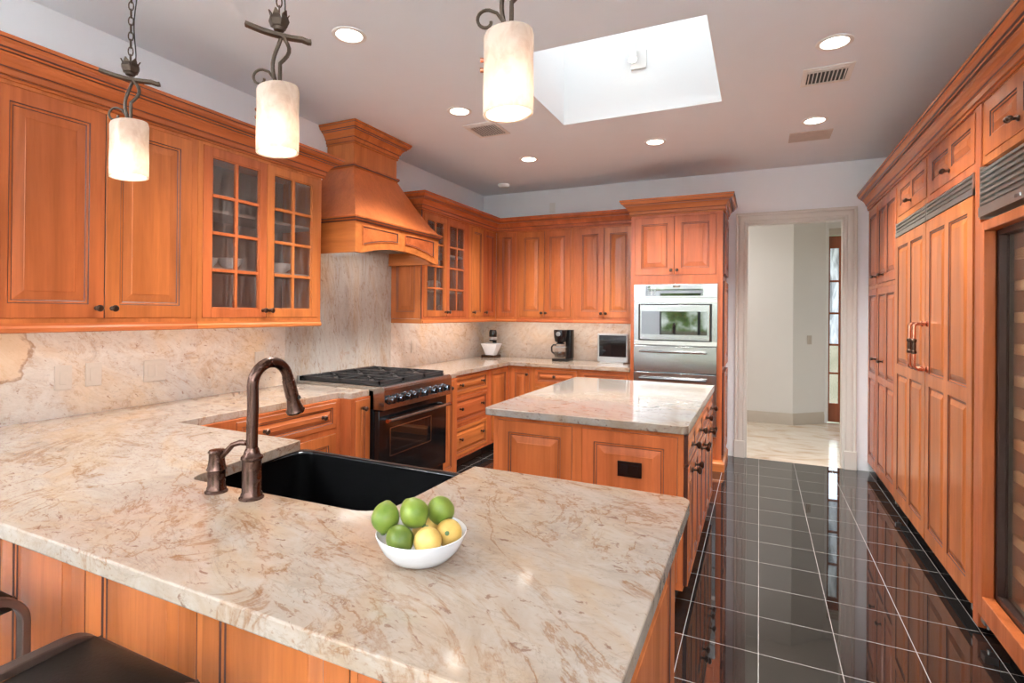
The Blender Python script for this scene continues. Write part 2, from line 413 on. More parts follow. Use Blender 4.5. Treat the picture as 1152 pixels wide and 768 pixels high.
# ceiling with the skylight opening
SX0, SX1, SY0, SY1, SZ = -1.375, -.235, 2.705, 3.858, 3.95
b = MB()
b.box(XL-.12, SX0, YS-.1, YB+.12, H, H+.12); b.box(SX1, XR+.12, YS-.1, YB+.12, H, H+.12)
b.box(SX0, SX1, YS-.1, SY0, H, H+.12); b.box(SX0, SX1, SY1, YB+.12, H, H+.12)
struct(b.build('ceiling', CEIL))
b = MB(); e = .05
b.box(SX0, SX0+.004, SY0, SY1, H, SZ); b.box(SX1-.004, SX1, SY0, SY1, H, SZ)
b.box(SX0+.004, SX1-.004, SY0, SY0+.004, H, SZ); b.box(SX0+.004, SX1-.004, SY1-.004, SY1, H, SZ)
struct(b.build('skylight_well', WELL))
b = MB(); b.box(SX0-e, SX1+e, SY0-e, SY1+e, SZ+.13, SZ+.14); o = b.build('window_2', FROST); struct(o)
# door casing
def casing(name, x0, x1, z1, y, m, wd=.095, dep=.022):
    b = MB()
    prof = [(0, 0), (0, -.012), (.012, -.016), (.02, -.012), (.03, -.013), (.045, -dep), (.06, -dep), (.07, -.016), (wd-.012, -dep-.004), (wd, -dep-.004), (wd, 0)]
    path = [(x0, 0.0, (-1, 0)), (x0, z1, (-1, 1)), (x1, z1, (1, 1)), (x1, 0.0, (1, 0))]
    lp = [[(px+d[0]*o, y+q, pz+d[1]*o) for o, q in prof] for px, pz, d in path]
    b.loops(lp); return b.build(name, m)
struct(casing('trim_1', DX0, DX1, DZ, YB, CASE))
b = MB(); b.box(DX0-.001, DX0+.018, YB, YB+.12, 0, DZ); b.box(DX1-.018, DX1+.001, YB, YB+.12, 0, DZ); b.box(DX0, DX1, YB, YB+.12, DZ-.018, DZ+.001)
struct(b.build('trim_2', CASE))
b = MB(); b.box(DX0-.10, DX0, YB-.034, YB, 0, .17); b.box(DX1, DX1+.10, YB-.034, YB, 0, .17); struct(b.build('trim_3', CASE, bevel=.003))
def baseboard(name, pts, m=TRIM, h=.15, th=.018):
    b = MB(); prof = [(0, 0), (th, 0), (th, h*.72), (th*.6, h*.85), (th*.4, h), (0, h)]
    sweep(b, pts, prof); return struct(b.build(name, m))
def sweep(b, path, prof, z=0.0, glaze=()):
    """profile (out, up) swept along a plan polyline; out is to the right of travel"""
    n = len(path); lp = []
    for i, p in enumerate(path):
        P_ = Vector(p)
        d0 = (P_-Vector(path[i-1])).normalized() if i else None
        d1 = (Vector(path[i+1])-P_).normalized() if i < n-1 else None
        d0 = d0 or d1; d1 = d1 or d0
        n0 = Vector((d0.y, -d0.x)); n1 = Vector((d1.y, -d1.x)); m_ = (n0+n1); m_ = m_/max(m_.dot(n0), .2)
        lp.append([(P_.x+m_.x*o, P_.y+m_.y*o, z+h) for o, h in prof])
    # loops run along the path; assign glaze strips per profile edge
    k = len(prof); base = len(b.v)
    for L in lp: b.v += L
    for i in range(n-1):
        for j in range(k):
            q = (j+1) % k; b.cur = 1 if j in glaze else 0
            b.quad((base+i*k+j, base+i*k+q, base+(i+1)*k+q, base+(i+1)*k+j))
    b.cur = 0
    b.quad([base+j for j in range(k)][::-1]); b.quad([base+(n-1)*k+j for j in range(k)])

# hall beyond the doorway
HY = 7.82
b = MB(); b.box(-1.8, .40, HY, HY+.1, 0, H+.1); struct(b.build('wall_hall_back', HALLW))
b = MB(); b.prism([(.40, HY), (.80, HY+.36), (.80, HY+.5), (.36, HY+.12)], 0, H+.1); struct(b.build('wall_hall_angled', HALLW))
b = MB(); b.box(-1.9, -1.8, YB+.12, HY+.1, 0, H+.1); struct(b.build('wall_hall_left', HALLW))
b = MB(); b.box(2.1, 2.2, YB+.12, 9.4, 0, H+.1); struct(b.build('wall_hall_right', HALLW))
b = MB(); b.box(.80, .835, 8.18, 8.3, 0, H+.1); b.box(.835, 2.2, 8.221, 8.3, 2.50, H+.1); b.box(1.72, 2.2, 8.221, 8.3, 0, 2.50); struct(b.build('wall_hall_end', HALLW))
b = MB(); b.box(-1.9, 2.2, YB+.12, 9.4, H, H+.1); struct(b.build('ceiling_hall', HALLW))
baseboard('baseboard_hall', [(-1.8, HY), (.40, HY), (.78, HY+.342)])
casing_h = casing('trim_4', .835, 1.72, 2.50, 8.22, TRIM, .09); struct(casing_h)
# french door
fd = struct(thing('door_1', '', 'door', (.835, 8.24, 0))); del fd['label']; del fd['category']
b = MB(); Wd = .88; Z = [.26, .66, 1.04, 1.46, 1.89, 2.33]
b.box(0, .022, 0, .04, .01, 2.49); b.box(Wd-.1, Wd, 0, .04, .01, 2.49); b.box(.022, Wd-.1, 0, .04, .01, .26); b.box(.022, Wd-.1, 0, .04, 2.33, 2.49)
for z in Z[1:-1]: b.box(.022, Wd-.1, .004, .036, z-.013, z+.013)
for x in (.135, .33, .55): b.box(x-.012, x+.012, .004, .036, .26, 2.33)
b.build('door_frame', wood('dark_cherry', 'z', (.33, .085, .035)), fd, bevel=.003)
b = MB(); b.box(.022, Wd-.1, .017, .022, .26, 2.33); b.build('pane', CLEAR, fd)
b = MB(); b.box(.01, Wd-.05, .07, .074, 1.05, 2.40); b.build('translucent_film', FILM, fd)
b = MB(); b.box(-.035, .035, -.006, 0, -.058, .058); b.box(-.006, .006, -.014, -.006, -.012, .012)
o = b.build('light_switch', PLASTIC, loc=(.60, HY+.171, 1.107), rot=math.atan2(.36, .40), bevel=.002); tag(o, 'beige rocker light switch plate on the angled hall wall', 'switch')

# ------------------------------------------------------------------ cabinetry
T = .02
def door_mesh(x0, x1, z0, z1, stile=.062, y=-.003, raise_=.034):
    b = MB(); g = .0018; x0 += g; x1 -= g; z0 += g; z1 -= g
    R = []; Mi = []
    def ring(i, yy): R.append((x0+i, x1-i, z0+i, z1-i, yy))
    ring(0, T-.002); ring(0, y+.002); ring(.002, y); ring(stile, y); ring(stile+.004, y+.004); ring(stile+.012, y+.005); ring(stile+.016, y+.0075)
    rz = min(raise_, (min(x1-x0, z1-z0)-2*(stile+.02))*.3)
    ring(stile+.018+rz, y+.002); ring(stile+.020+rz, y)
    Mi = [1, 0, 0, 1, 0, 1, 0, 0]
    b.rings(R, Mi); return b
def knob_mesh(x, z, y=-.003, s=1.0):
    b = MB()
    b.lathe([(.0, 0), (.011*s, 0), (.011*s, .003), (.0055*s, .006), (.005*s, .016*s), (.009*s, .019*s), (.0155*s, .025*s), (.016*s, .030*s), (.011*s, .036*s), (.0, .038*s)], (x, y, z), 12, '-y')
    return b
def long_knob(x, z, y=-.003):
    b = MB()
    b.lathe([(.0, 0), (.012, 0), (.012, .004), (.006, .008), (.006, .026), (.008, .028)], (x, y, z), 12, '-y')
    b.lathe([(.0, -.024), (.008, -.022), (.013, -.010), (.010, 0), (.013, .010), (.008, .022), (.0, .024)], (x, y-.032, z), 12, 'x')
    return b
def frame_mesh(x0, x1, z0, z1, holes):
    """flush face frame with openings"""
    b = MB(); xs = sorted({x0, x1, *[h[0] for h in holes], *[h[1] for h in holes]}); zs = sorted({z0, z1, *[h[2] for h in holes], *[h[3] for h in holes]})
    def solid(i, j):
        if i < 0 or j < 0 or i >= len(xs)-1 or j >= len(zs)-1: return False
        cx, cz = (xs[i]+xs[i+1])/2, (zs[j]+zs[j+1])/2
        return not any(h[0] < cx < h[1] and h[2] < cz < h[3] for h in holes)
    for i in range(len(xs)-1):
        for j in range(len(zs)-1):
            if not solid(i, j): continue
            a, c, d, e_ = xs[i], xs[i+1], zs[j], zs[j+1]
            b.add([(a, 0, d), (c, 0, d), (c, 0, e_), (a, 0, e_)], [(0, 1, 2, 3)])
            if not solid(i-1, j): b.add([(a, 0, d), (a, T, d), (a, T, e_), (a, 0, e_)], [(0, 1, 2, 3)])
            if not solid(i+1, j): b.add([(c, 0, d), (c, T, d), (c, T, e_), (c, 0, e_)], [(0, 1, 2, 3)])
            if not solid(i, j-1): b.add([(a, 0, d), (c, 0, d), (c, T, d), (a, T, d)], [(0, 1, 2, 3)])
            if not solid(i, j+1): b.add([(a, 0, e_), (c, 0, e_), (c, T, e_), (a, T, e_)], [(0, 1, 2, 3)])
    return b
def cabinet(name, label, cat, loc, rot, x0, x1, dep, z0, z1, fronts, kick=False, rail=False, group=None, hollow=False, shelves=(), side=None, wood_v=None):
    """fronts: (kind, x0,x1,z0,z1, [knob spots]); local -y faces the room"""
    root = thing(name, label, cat, loc, rot, group); wv = wood_v or WV
    b = frame_mesh(x0, x1, z0, z1, [f[1:5] for f in fronts])
    if hollow:
        b.box(x0, x0+.018, T, dep, z0, z1); b.box(x1-.018, x1, T, dep, z0, z1)
        b.box(x0+.018, x1-.018, T, dep, z0, z0+.018); b.box(x0+.018, x1-.018, T, dep, z1-.018, z1)
        b.cur = 1; b.box(x0+.018, x1-.018, dep-.012, dep, z0+.018, z1-.018); b.cur = 0
    else: b.box(x0, x1, T, dep, z0, z1)
    b.build('body', [wv, INNER], root, smooth=False)
    for z in shelves:
        s = MB(); s.box(x0+.019, x1-.019, T+.03, dep-.014, z-.018, z); s.build('shelf', INNER, root)
    if kick:
        s = MB(); s.box(x0+.001, x1-.001, .075, dep-.02, 0, z0); s.build('toe_kick', KICK, root)
    if rail:
        s = MB(); s.prism([(.0, 0), (-.012, .004), (-.012, .020), (-.004, .030), (-.004, .042), (.022, .042), (.022, 0)], x0, x1, lambda a, c, z: (z, a, z0-.041+c))
        s.build('light_rail', [WH], root)
    for f in fronts:
        kind, a, c, d, e_ = f[:5]; knobs = f[5] if len(f) > 5 else []
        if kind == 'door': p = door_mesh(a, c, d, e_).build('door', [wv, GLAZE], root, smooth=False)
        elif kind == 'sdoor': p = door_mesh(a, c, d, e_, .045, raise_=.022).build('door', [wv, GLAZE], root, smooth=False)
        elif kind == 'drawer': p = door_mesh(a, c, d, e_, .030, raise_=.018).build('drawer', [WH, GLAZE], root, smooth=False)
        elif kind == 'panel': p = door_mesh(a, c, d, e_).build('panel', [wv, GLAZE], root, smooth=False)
        elif kind == 'glass':
            g = .0018; a1, c1, d1, e1 = a+g, c-g, d+g, e_-g; st = .058; nx, nz = f[6]
            m_ = MB(); y0, y1 = -.003, .018
            m_.rings([(a1, c1, d1, e1, y1), (a1, c1, d1, e1, y0)], [1]) if False else None
            def fr(i0, i1, ya, yb):
                for bx in ((a1+i0, a1+i1, d1+i0, e1-i0), (c1-i1, c1-i0, d1+i0, e1-i0), (a1+i1, c1-i1, d1+i0, d1+i1), (a1+i1, c1-i1, e1-i1, e1-i0)):
                    m_.box(bx[0], bx[1], ya, yb, bx[2], bx[3])
            fr(0, st-.008, y0, y1); fr(st-.008, st, y0+.005, y1)
            ix0, ix1, iz0, iz1 = a1+st, c1-st, d1+st, e1-st
            for k in range(1, nx): xm = ix0+(ix1-ix0)*k/nx; m_.box(xm-.009, xm+.009, y0+.002, y1, iz0, iz1)
            for k in range(1, nz): zm = iz0+(iz1-iz0)*k/nz; m_.box(ix0, ix1, y0+.0025, y1-.001, zm-.009, zm+.009)
            p = m_.build('door', [wv, GLAZE], root, bevel=.0015)
            q = MB(); q.box(ix0-.004, ix1+.004, .008, .011, iz0-.004, iz1+.004); q.build('pane', SEEDY, p)
        elif kind == 'two':   # door with two raised panels side by side, optional mid rail
            g = .0018; zr = f[6] if len(f) > 6 else None
            p = two_panel(a+g, c-g, d+g, e_-g, zr).build('door', [wv, GLAZE], root, smooth=False)
        elif kind == 'one':
            g = .0018; zr = f[6]
            p = two_panel(a+g, c-g, d+g, e_-g, zr, 1).build('door', [wv, GLAZE], root, smooth=False)
        for kk in knobs:
            (long_knob(*kk[1:]) if kk[0] == 'L' else knob_mesh(*kk)).build('knob', BRONZED, p)
    return root
def two_panel(a, c, d, e_, zr=None, ncol=2, y=-.003, st=.055, yb=T-.002):
    """frame-and-panel door with several raised panels"""
    cols = []; wcol = (c-a-st*(ncol+1))/ncol
    for k in range(ncol): cols.append((a+st+k*(wcol+st), a+st+k*(wcol+st)+wcol))
    rows = [(d+st*1.25, e_-st)] if zr is None else [(d+st*1.25, zr-st*.5), (zr+st*.5, e_-st)]
    holes = [(x0, x1, z0, z1) for x0, x1 in cols for z0, z1 in rows]
    b = frame_mesh(a, c, d, e_, holes)
    b.v = [(x, y + yy*(yb-y)/T, z) for x, yy, z in b.v]
    for x0, x1, z0, z1 in holes:
        R = [(x0, x1, z0, z1, yb), (x0, x1, z0, z1, y+.001)]
        mi = []
        L = [(0, y), (.003, y+.005), (.010, y+.006), (.014, y+.009), (.014+min(.028, wcol*.2), y+.001), (.016+min(.028, wcol*.2), y)]
        rects = [(x0+i, x1-i, z0+i, z1-i, yy) for i, yy in L]
        lp = [[(q[0], q[4], q[2]), (q[1], q[4], q[2]), (q[1], q[4], q[3]), (q[0], q[4], q[3])] for q in rects]
        b.loops(lp, False, True, [1, 0, 1, 0, 0])
    return b

CROWN = [(0, 0), (.010, 0), (.013, .006), (.010, .012), (.010, .015), (.018, .017), (.018, .040), (.024, .042), (.028, .046), (.034, .062), (.046, .078), (.056, .085), (.058, .090), (.070, .092), (.072, .099), (.080, .104), (.094, .114), (.100, .124), (.100, .128), (.106, .130), (.106, .145), (0, .145)]
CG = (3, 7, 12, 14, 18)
def crown(name, label, path, z, m, hs=1.0, os=1.0):
    b = MB(); sweep(b, path, [(o*os+.0008, h*hs) for o, h in CROWN], z, CG)
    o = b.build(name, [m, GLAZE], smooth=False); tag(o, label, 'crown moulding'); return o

SPX = XL+.03                   # splash face
XU, YU = -2.75, 5.46            # upper cabinet faces
UZ0, UZ1, DB, DT = 1.366, 2.35, 1.385, 2.332
R90, RM90 = PI/2, -PI/2
DU = XU-XL                     # .36
# --- upper cabinets, left wall (local x = world Y)
cabinet('wall_cabinet', 'cherry upper cabinet with two solid raised-panel doors, over the peninsula end of the counter', 'cabinet', (XU, 0, 0), R90, .97, 1.875, DU-.002, UZ0, UZ1,
        [('door', 1.015, 1.43, DB, DT, [(1.398, 1.432)]), ('door', 1.43, 1.845, DB, DT, [(1.462, 1.432)])], rail=True, group='upper cabinets')
cabinet('glass_cabinet', 'cherry upper cabinet with seeded-glass doors holding white bowls, beside the range hood', 'cabinet', (XU, 0, 0), R90, 1.877, 2.765, DU-.002, UZ0, UZ1,
        [('glass', 1.905, 2.32, DB, DT, [(2.295, 1.43)], (2, 4)), ('glass', 2.32, 2.735, DB, DT, [(2.345, 1.43)], (2, 4))], rail=True, group='upper cabinets', hollow=True, shelves=(1.675, 2.0))
cabinet('glass_cabinet', 'cherry upper cabinet with seeded-glass doors holding mugs, partly behind the range hood', 'cabinet', (XU, 0, 0), R90, 3.985, 4.83, DU-.002, UZ0, UZ1,
        [('glass', 4.01, 4.395, DB, DT, [(4.372, 1.43)], (2, 4)), ('glass', 4.395, 4.78, DB, DT, [(4.418, 1.43)], (2, 4))], rail=True, group='upper cabinets', hollow=True, shelves=(1.64, 2.0))
b = door_mesh(SPX+.001, XU-.001, UZ0, UZ1, .06)  # end panel that faces the range
sp = b.build('end_panel', [WV, GLAZE], bpy.data.objects['glass_cabinet.001'], smooth=False)
sp.matrix_parent_inverse = Matrix.Rotation(-R90, 4, 'Z') @ Matrix.Translation((-XU, 0, 0)); sp.location = (0, 3.985-T, 0)
b = MB(); b.box(SPX+.001, XU+.008, 3.966, 3.984, UZ0-.041, UZ0-.001); sp = b.build('light_rail', WH, bpy.data.objects['glass_cabinet.001'], bevel=.004)
sp.matrix_parent_inverse = Matrix.Rotation(-R90, 4, 'Z') @ Matrix.Translation((-XU, 0, 0))
cabinet('wall_cabinet', 'narrow two-door cherry upper cabinet in the room corner, on the hood wall', 'cabinet', (XU, 0, 0), R90, 4.832, 5.46, DU-.002, UZ0, UZ1,
        [('sdoor', 4.885, 5.14, DB, DT, [(4.915, 1.43)]), ('sdoor', 5.155, 5.425, DB, DT, [(5.185, 1.43)])], rail=True, group='upper cabinets')
# --- upper cabinets, back wall
cabinet('wall_cabinet', 'cherry corner upper cabinet with one door, above the small white-bowl appliance', 'cabinet', (0, YU, 0), 0, XU+.001, -2.487, YB-YU-.002, UZ0, UZ1,
        [('sdoor', -2.715, -2.505, DB, DT)], rail=True, group='upper cabinets')
cabinet('wall_cabinet', 'two-door cherry upper cabinet above the black coffee maker', 'cabinet', (0, YU, 0), 0, -2.485, -1.817, YB-YU-.002, UZ0, UZ1,
        [('door', -2.46, -2.155, DB, DT, [(-2.180, 1.43)]), ('door', -2.155, -1.85, DB, DT, [(-2.130, 1.43)])], rail=True, group='upper cabinets')
cabinet('wall_cabinet', 'two-door cherry upper cabinet above the small television', 'cabinet', (0, YU, 0), 0, -1.815, -1.142, YB-YU-.002, UZ0, UZ1,
        [('door', -1.785, -1.482, DB, DT, [(-1.507, 1.43)]), ('door', -1.482, -1.180, DB, DT, [(-1.457, 1.43)])], rail=True, group='upper cabinets')
crown('crown_moulding', 'stepped cherry crown along the upper cabinets nearest the pendant lamps', [(XU, 2.768), (XU, .97)][::-1]+[(XL+.002, 2.768)], 2.347, WY)
for_path = [(XL+.002, 3.966), (XU, 3.966), (XU, YU), (-1.142, YU)]
crown('crown_moulding', 'stepped cherry crown wrapping the corner upper cabinets beyond the hood', for_path, 2.347, WY)

# --- tall oven cabinet
OX0, OX1, OY = -1.14, -.305, 5.20
ov = cabinet('oven_cabinet', 'tall cherry cabinet framing the stainless ovens, beside the doorway', 'cabinet', (0, OY, 0), 0, OX0, OX1, YB-OY-.002, .10, 2.40,
        [('door', -1.105, -.7325, 1.80, 2.355, [(-.760, 1.845)]), ('door', -.7325, -.36, 1.80, 2.355, [(-.705, 1.845)]), ('drawer', -1.09, -.36, .125, .285), ('void', -1.10, -.352, .305, 1.715)], kick=True, hollow=True)
for z0, z1 in ((1.80, 2.36), (.95, 1.74), (.14, .90)):
    s = door_mesh(OY+.02, YB-.03, z0, z1, .06).build('end_panel', [WV, GLAZE], ov, smooth=False)
    s.matrix_parent_inverse = Matrix.Translation((0, -OY, 0)); s.rotation_euler = (0, 0, R90); s.location = (OX1+T-.003, 0, 0)
b = MB(); sweep(b, [(OX0, OY), (OX1, OY), (OX1, YB-.035)], [(0, 0), (.028, 0), (.028, .07), (.016, .085), (.010, .10), (0, .10)]); s = b.build('plinth', WH, ov, smooth=False); s.matrix_parent_inverse = Matrix.Translation((0, -OY, 0))
crown('crown_moulding', 'stepped cherry crown on top of the tall oven cabinet', [(OX0, YU-.11), (OX0, OY), (OX1, OY), (OX1, YB-.002)], 2.378, WH, 1.02, .92)
# ovens
def steel_handle(b, x0, x1, z, y, out=.045, r=.011):
    b.tube([(x0, y-out, z), (x1, y-out, z)], r, 10)
    for x in (x0+.03, x1-.03): b.tube([(x, y-.001, z), (x, y-out, z)], r*.8, 8)
mw = thing('microwave_oven', 'built-in stainless microwave with dark glass door and control strip in the tall cabinet', 'microwave', (0, OY, 0))
b = MB(); b.box(-1.107, -.345, -.012, 0, 1.130, 1.714); b.box(-1.09, -.36, 0, .45, 1.136, 1.70); b.build('body', STEEL, mw, bevel=.002)
b = MB(); b.box(-1.107, -.345, -.020, -.012, 1.585, 1.712); b.build('control_strip', STEEL, mw, bevel=.002)
b = MB(); b.box(-.995, -.47, -.0225, -.020, 1.602, 1.698); ds = b.build('display', MGLASS, mw)
b = MB()
for i in range(3):
    for j in range(4): b.box(-.975+i*.03, -.96+i*.03, -.0229, -.0225, 1.615+j*.018, 1.621+j*.018)
b.build('keypad', SILVER, ds)
b = MB(); b.box(-1.045, -.41, -.034, -.012, 1.185, 1.515); d_ = b.build('door', STEEL, mw, bevel=.003)
b = MB(); b.box(-1.027, -.432, -.0365, -.034, 1.235, 1.455); b.build('window', MGLASS, d_)
b = MB(); b.box(-1.062, -.393, -.0135, -.0115, 1.175, 1.525); b.build('door_reveal', BLACKM, mw)
b = MB()
for zz in (1.537, 1.138):
    b.box(-1.10, -.35, -.020, -.012, zz, zz+.036)
b.build('vent_strip', STEELG, mw, bevel=.002)
def oven(name, label, cat, z0, z1):
    r = thing(name, label, cat, (0, OY, 0))
    b = MB(); b.box(-1.09, -.36, 0, .5, z0+.004, z1-.004); b.build('body', BLACKM, r)
    b = MB(); b.box(-1.103, -.348, -.030, 0, z0+.006, z1); d_ = b.build('door', STEEL, r, bevel=.003)
    b = MB(); steel_handle(b, -1.04, -.435, z1-.052, -.030); b.build('handle', STEEL, d_)
    return d_
oven('warming_drawer', 'stainless warming drawer below the microwave', 'warming drawer', .875, 1.125)
d_ = oven('built_in_oven', 'stainless oven under the warming drawer, mostly behind the island', 'oven', .308, .872)
b = MB(); b.box(-.98, -.47, -.033, -.030, .42, .68); b.build('window', DGLASS, d_)

# --- base cabinets, hood wall (face X=-2.46)
XB, YBF = -2.46, 5.21
CT = .90; CTH = .04
cabinet('base_cabinet', 'cherry base cabinet with a wide two-knob drawer over doors, left of the range', 'cabinet', (XB, 0, 0), R90, 1.60, 2.655, XB-XL-.002, .10, CT-CTH,
        [('drawer', 1.90, 2.62, .68, .845, [(2.07, .765), (2.50, .765)]), ('door', 1.90, 2.26, .13, .645, [(2.225, .59)]), ('door', 2.26, 2.62, .13, .645, [(2.295, .59)])], kick=True, group='base cabinets')
cabinet('pullout_cabinet', 'narrow cherry pullout left of the range', 'cabinet', (XB+.085, 0, 0), R90, 2.66, 2.845, XB+.085-SPX-.002, .02, CT-CTH,
        [('sdoor', 2.70, 2.842, .06, .845, [(2.775, .785)])])
cabinet('pullout_cabinet', 'narrow cherry pullout right of the range', 'cabinet', (XB+.085, 0, 0), R90, 3.735, 3.985, XB+.085-SPX-.002, .02, CT-CTH,
        [('sdoor', 3.745, 3.945, .06, .845, [(3.86, .785)])])
cabinet('drawer_cabinet', 'cherry bank of three wide drawers beyond the range', 'cabinet', (XB, 0, 0), R90, 3.99, 4.735, XB-XL-.002, .10, CT-CTH,
        [('drawer', 4.02, 4.71, .68, .845, [(4.18, .768), (4.585, .768)]), ('drawer', 4.02, 4.71, .41, .655, [(4.18, .55), (4.585, .55)]), ('drawer', 4.02, 4.71, .125, .385, [(4.18, .275), (4.585, .275)])], kick=True, group='base cabinets')
cabinet('base_cabinet', 'cherry corner base door on the hood wall beside the drawer bank', 'cabinet', (XB, 0, 0), R90, 4.737, 5.21, XB-XL-.002, .10, CT-CTH,
        [('sdoor', 4.80, 5.17, .13, .845)], kick=True, group='base cabinets')
cabinet('base_cabinet', 'cherry corner base door on the back wall with one knob', 'cabinet', (0, YBF, 0), 0, XB+.001, -2.192, YB-YBF-.002, .10, CT-CTH,
        [('sdoor', -2.43, -2.215, .13, .835, [(-2.24, .775)])], kick=True, group='base cabinets')
cabinet('base_cabinet', 'cherry back-wall base cabinet with drawer beneath the coffee maker', 'cabinet', (0, YBF, 0), 0, -2.19, -1.667, YB-YBF-.002, .10, CT-CTH,
        [('drawer', -2.15, -1.69, .68, .835, [(-1.93, .765)]), ('door', -2.15, -1.69, .13, .65)], kick=True, group='base cabinets')
cabinet('base_cabinet', 'cherry back-wall base cabinet with drawer beneath the small television', 'cabinet', (0, YBF, 0), 0, -1.665, -1.142, YB-YBF-.002, .10, CT-CTH,
        [('drawer', -1.64, -1.17, .68, .835), ('door', -1.64, -1.17, .13, .65)], kick=True, group='base cabinets')

# --- peninsula base
PF = .86
pen = cabinet('peninsula_base', 'cherry panelled base under the peninsula counter, facing the stools', 'cabinet', (0, PF, 0), 0, -2.98, -.215, 1.06-PF, .10, CT-CTH,
        [('panel', -2.675, -2.21, .16, .83), ('panel', -2.192, -1.728, .16, .83), ('panel', -1.709, -1.245, .16, .83), ('panel', -1.226, -.762, .16, .83), ('panel', -.743, -.285, .16, .83)], kick=True)
b = MB(); b.box(-.86, -.217, 1.06-PF, 1.565-PF, .10, CT-CTH); b.box(-2.98, -1.72, 1.06-PF, 1.565-PF, .10, CT-CTH); b.box(-1.72, -.86, 1.06-PF, 1.565-PF, .10, .60); b.build('carcass', WV, pen)
b = MB(); b.box(-2.97, -.29, .2, 1.49-PF, 0, .099); b.build('plinth', KICK, pen)
s = door_mesh(PF+.04, 1.555, .12, CT-CTH-.005, .075).build('end_panel', [WV, GLAZE], pen, smooth=False)
s.matrix_parent_inverse = Matrix.Translation((0, -PF, 0)); s.rotation_euler = (0, 0, R90); s.location = (-.215+.002, 0, 0)
for a, c in ((-.85, -.24), (-2.35, -1.75)):
    s = door_mesh(-c, -a, .13, .84).build('door', [WV, GLAZE], pen, smooth=False); s.rotation_euler = (0, 0, PI); s.location = (0, 1.565-PF, 0)

# --- island
IX0, IX1, IY0, IY1 = -1.345, -.325, 2.66, 4.19
isl = cabinet('island_cabinet', 'cherry island cabinet with panelled front and knobbed drawers', 'cabinet', (0, IY0, 0), 0, IX0, IX1, IY1-IY0, .10, CT-CTH,
        [('panel', -1.318, -.885, .13, .835), ('panel', -.832, -.352, .13, .835)])
b = MB(); b.box(IX0+.06, IX1-.07, .06, IY1-IY0-.06, 0, .099); b.build('toe_kick', KICK, isl)
def side_part(o, x=IX1):
    o.matrix_parent_inverse = Matrix.Translation((0, -IY0, 0)); o.rotation_euler = (0, 0, R90); o.location = (x, 0, 0)
def isd(name, bm):
    o = bm.build(name, [WH if name == 'drawer' else WV, GLAZE], isl, smooth=False); side_part(o, IX1+T-.003); return o
for a, c, kx in ((2.68, 3.005, 2.83), (3.012, 3.395, 3.20), (3.402, 3.785, 3.60), (3.792, 4.17, 3.98)):
    d_ = isd('drawer', door_mesh(a, c, .70, .845, .028, raise_=.015))
    knob_mesh(kx, .770, s=1.25).build('knob', BRONZED, d_)
for a, c, kx in ((2.68, 2.93, 2.88), (2.935, 3.175, 2.99), (3.18, 3.42, 3.376), (3.425, 3.665, 3.47), (3.67, 3.915, 3.87), (3.92, 4.17, 3.965)):
    d_ = isd('door', door_mesh(a, c, .115, .69, .045, raise_=.022))
    knob_mesh(kx, .628, s=1.25).build('knob', BRONZED, d_)
b = MB(); b.box(-.060, .060, -.006, 0, -.038, .038); b.box(-.045, -.006, -.009, -.006, -.022, .022); b.box(.006, .045, -.009, -.006, -.022, .022)
b.tube([(-.053, -.0062, 0), (-.053, -.0075, 0)], .003, 8); b.tube([(.053, -.0062, 0), (.053, -.0075, 0)], .003, 8)
tag(b.build('power_outlet', BLACK, loc=(-.582, IY0-.0045, .652), bevel=.002), 'black duplex outlet set in the island front panel', 'outlet')

# --- tall run on the right (face X=.91, local x = -Y)
XT = .91; DT_ = XR-XT-.002
tk = dict(cat='cabinet')
cabinet('pantry_cabinet', 'tall cherry pantry with stacked narrow doors beside the doorway', 'cabinet', (XT, 0, 0), RM90, -5.815, -4.70, DT_, .09, 2.395,
        [('one', -5.79, -5.41, 1.70, 2.37, [('L', -5.44, 1.765)], None), ('two', -5.395, -4.72, 1.70, 2.37, [('L', -5.16, 1.765)]),
         ('one', -5.79, -5.41, .105, 1.665, [('L', -5.44, 1.06)], .90), ('two', -5.395, -4.72, .105, 1.665, [('L', -5.16, 1.06)], .90)], kick=True)
cabinet('wall_cabinet', 'small cherry cabinet over the refrigerator, on the pantry side', 'cabinet', (XT, 0, 0), RM90, -4.698, -3.915, DT_, 2.105, 2.395,
        [('two', -4.66, -3.945, 2.145, 2.385, [('L', -4.302, 2.20)])], group='cabinets over the refrigerator')
cabinet('wall_cabinet', 'small cherry cabinet over the refrigerator, on the wine cooler side', 'cabinet', (XT, 0, 0), RM90, -3.913, -3.135, DT_, 2.105, 2.395,
        [('two', -3.885, -3.155, 2.145, 2.385, [('L', -3.52, 2.20)])], group='cabinets over the refrigerator')
cabinet('wall_cabinet', 'small cherry cabinet over the wine cooler', 'cabinet', (XT, 0, 0), RM90, -3.062, -2.26, DT_, 2.11, 2.395,
        [('two', -3.035, -2.33, 2.145, 2.385, [('L', -2.69, 2.20)])])
fr = thing('refrigerator', 'built-in refrigerator with cherry panel doors and long bronze handles', 'refrigerator', (XT, 0, 0), RM90)
b = MB(); b.box(-4.695, -3.135, .022, DT_, .09, 2.103); b.build('body', BLACKM, fr)
b = MB(); b.box(-4.695, -3.135, .09, DT_-.02, 0, .09); b.build('toe_kick', KICK, fr)
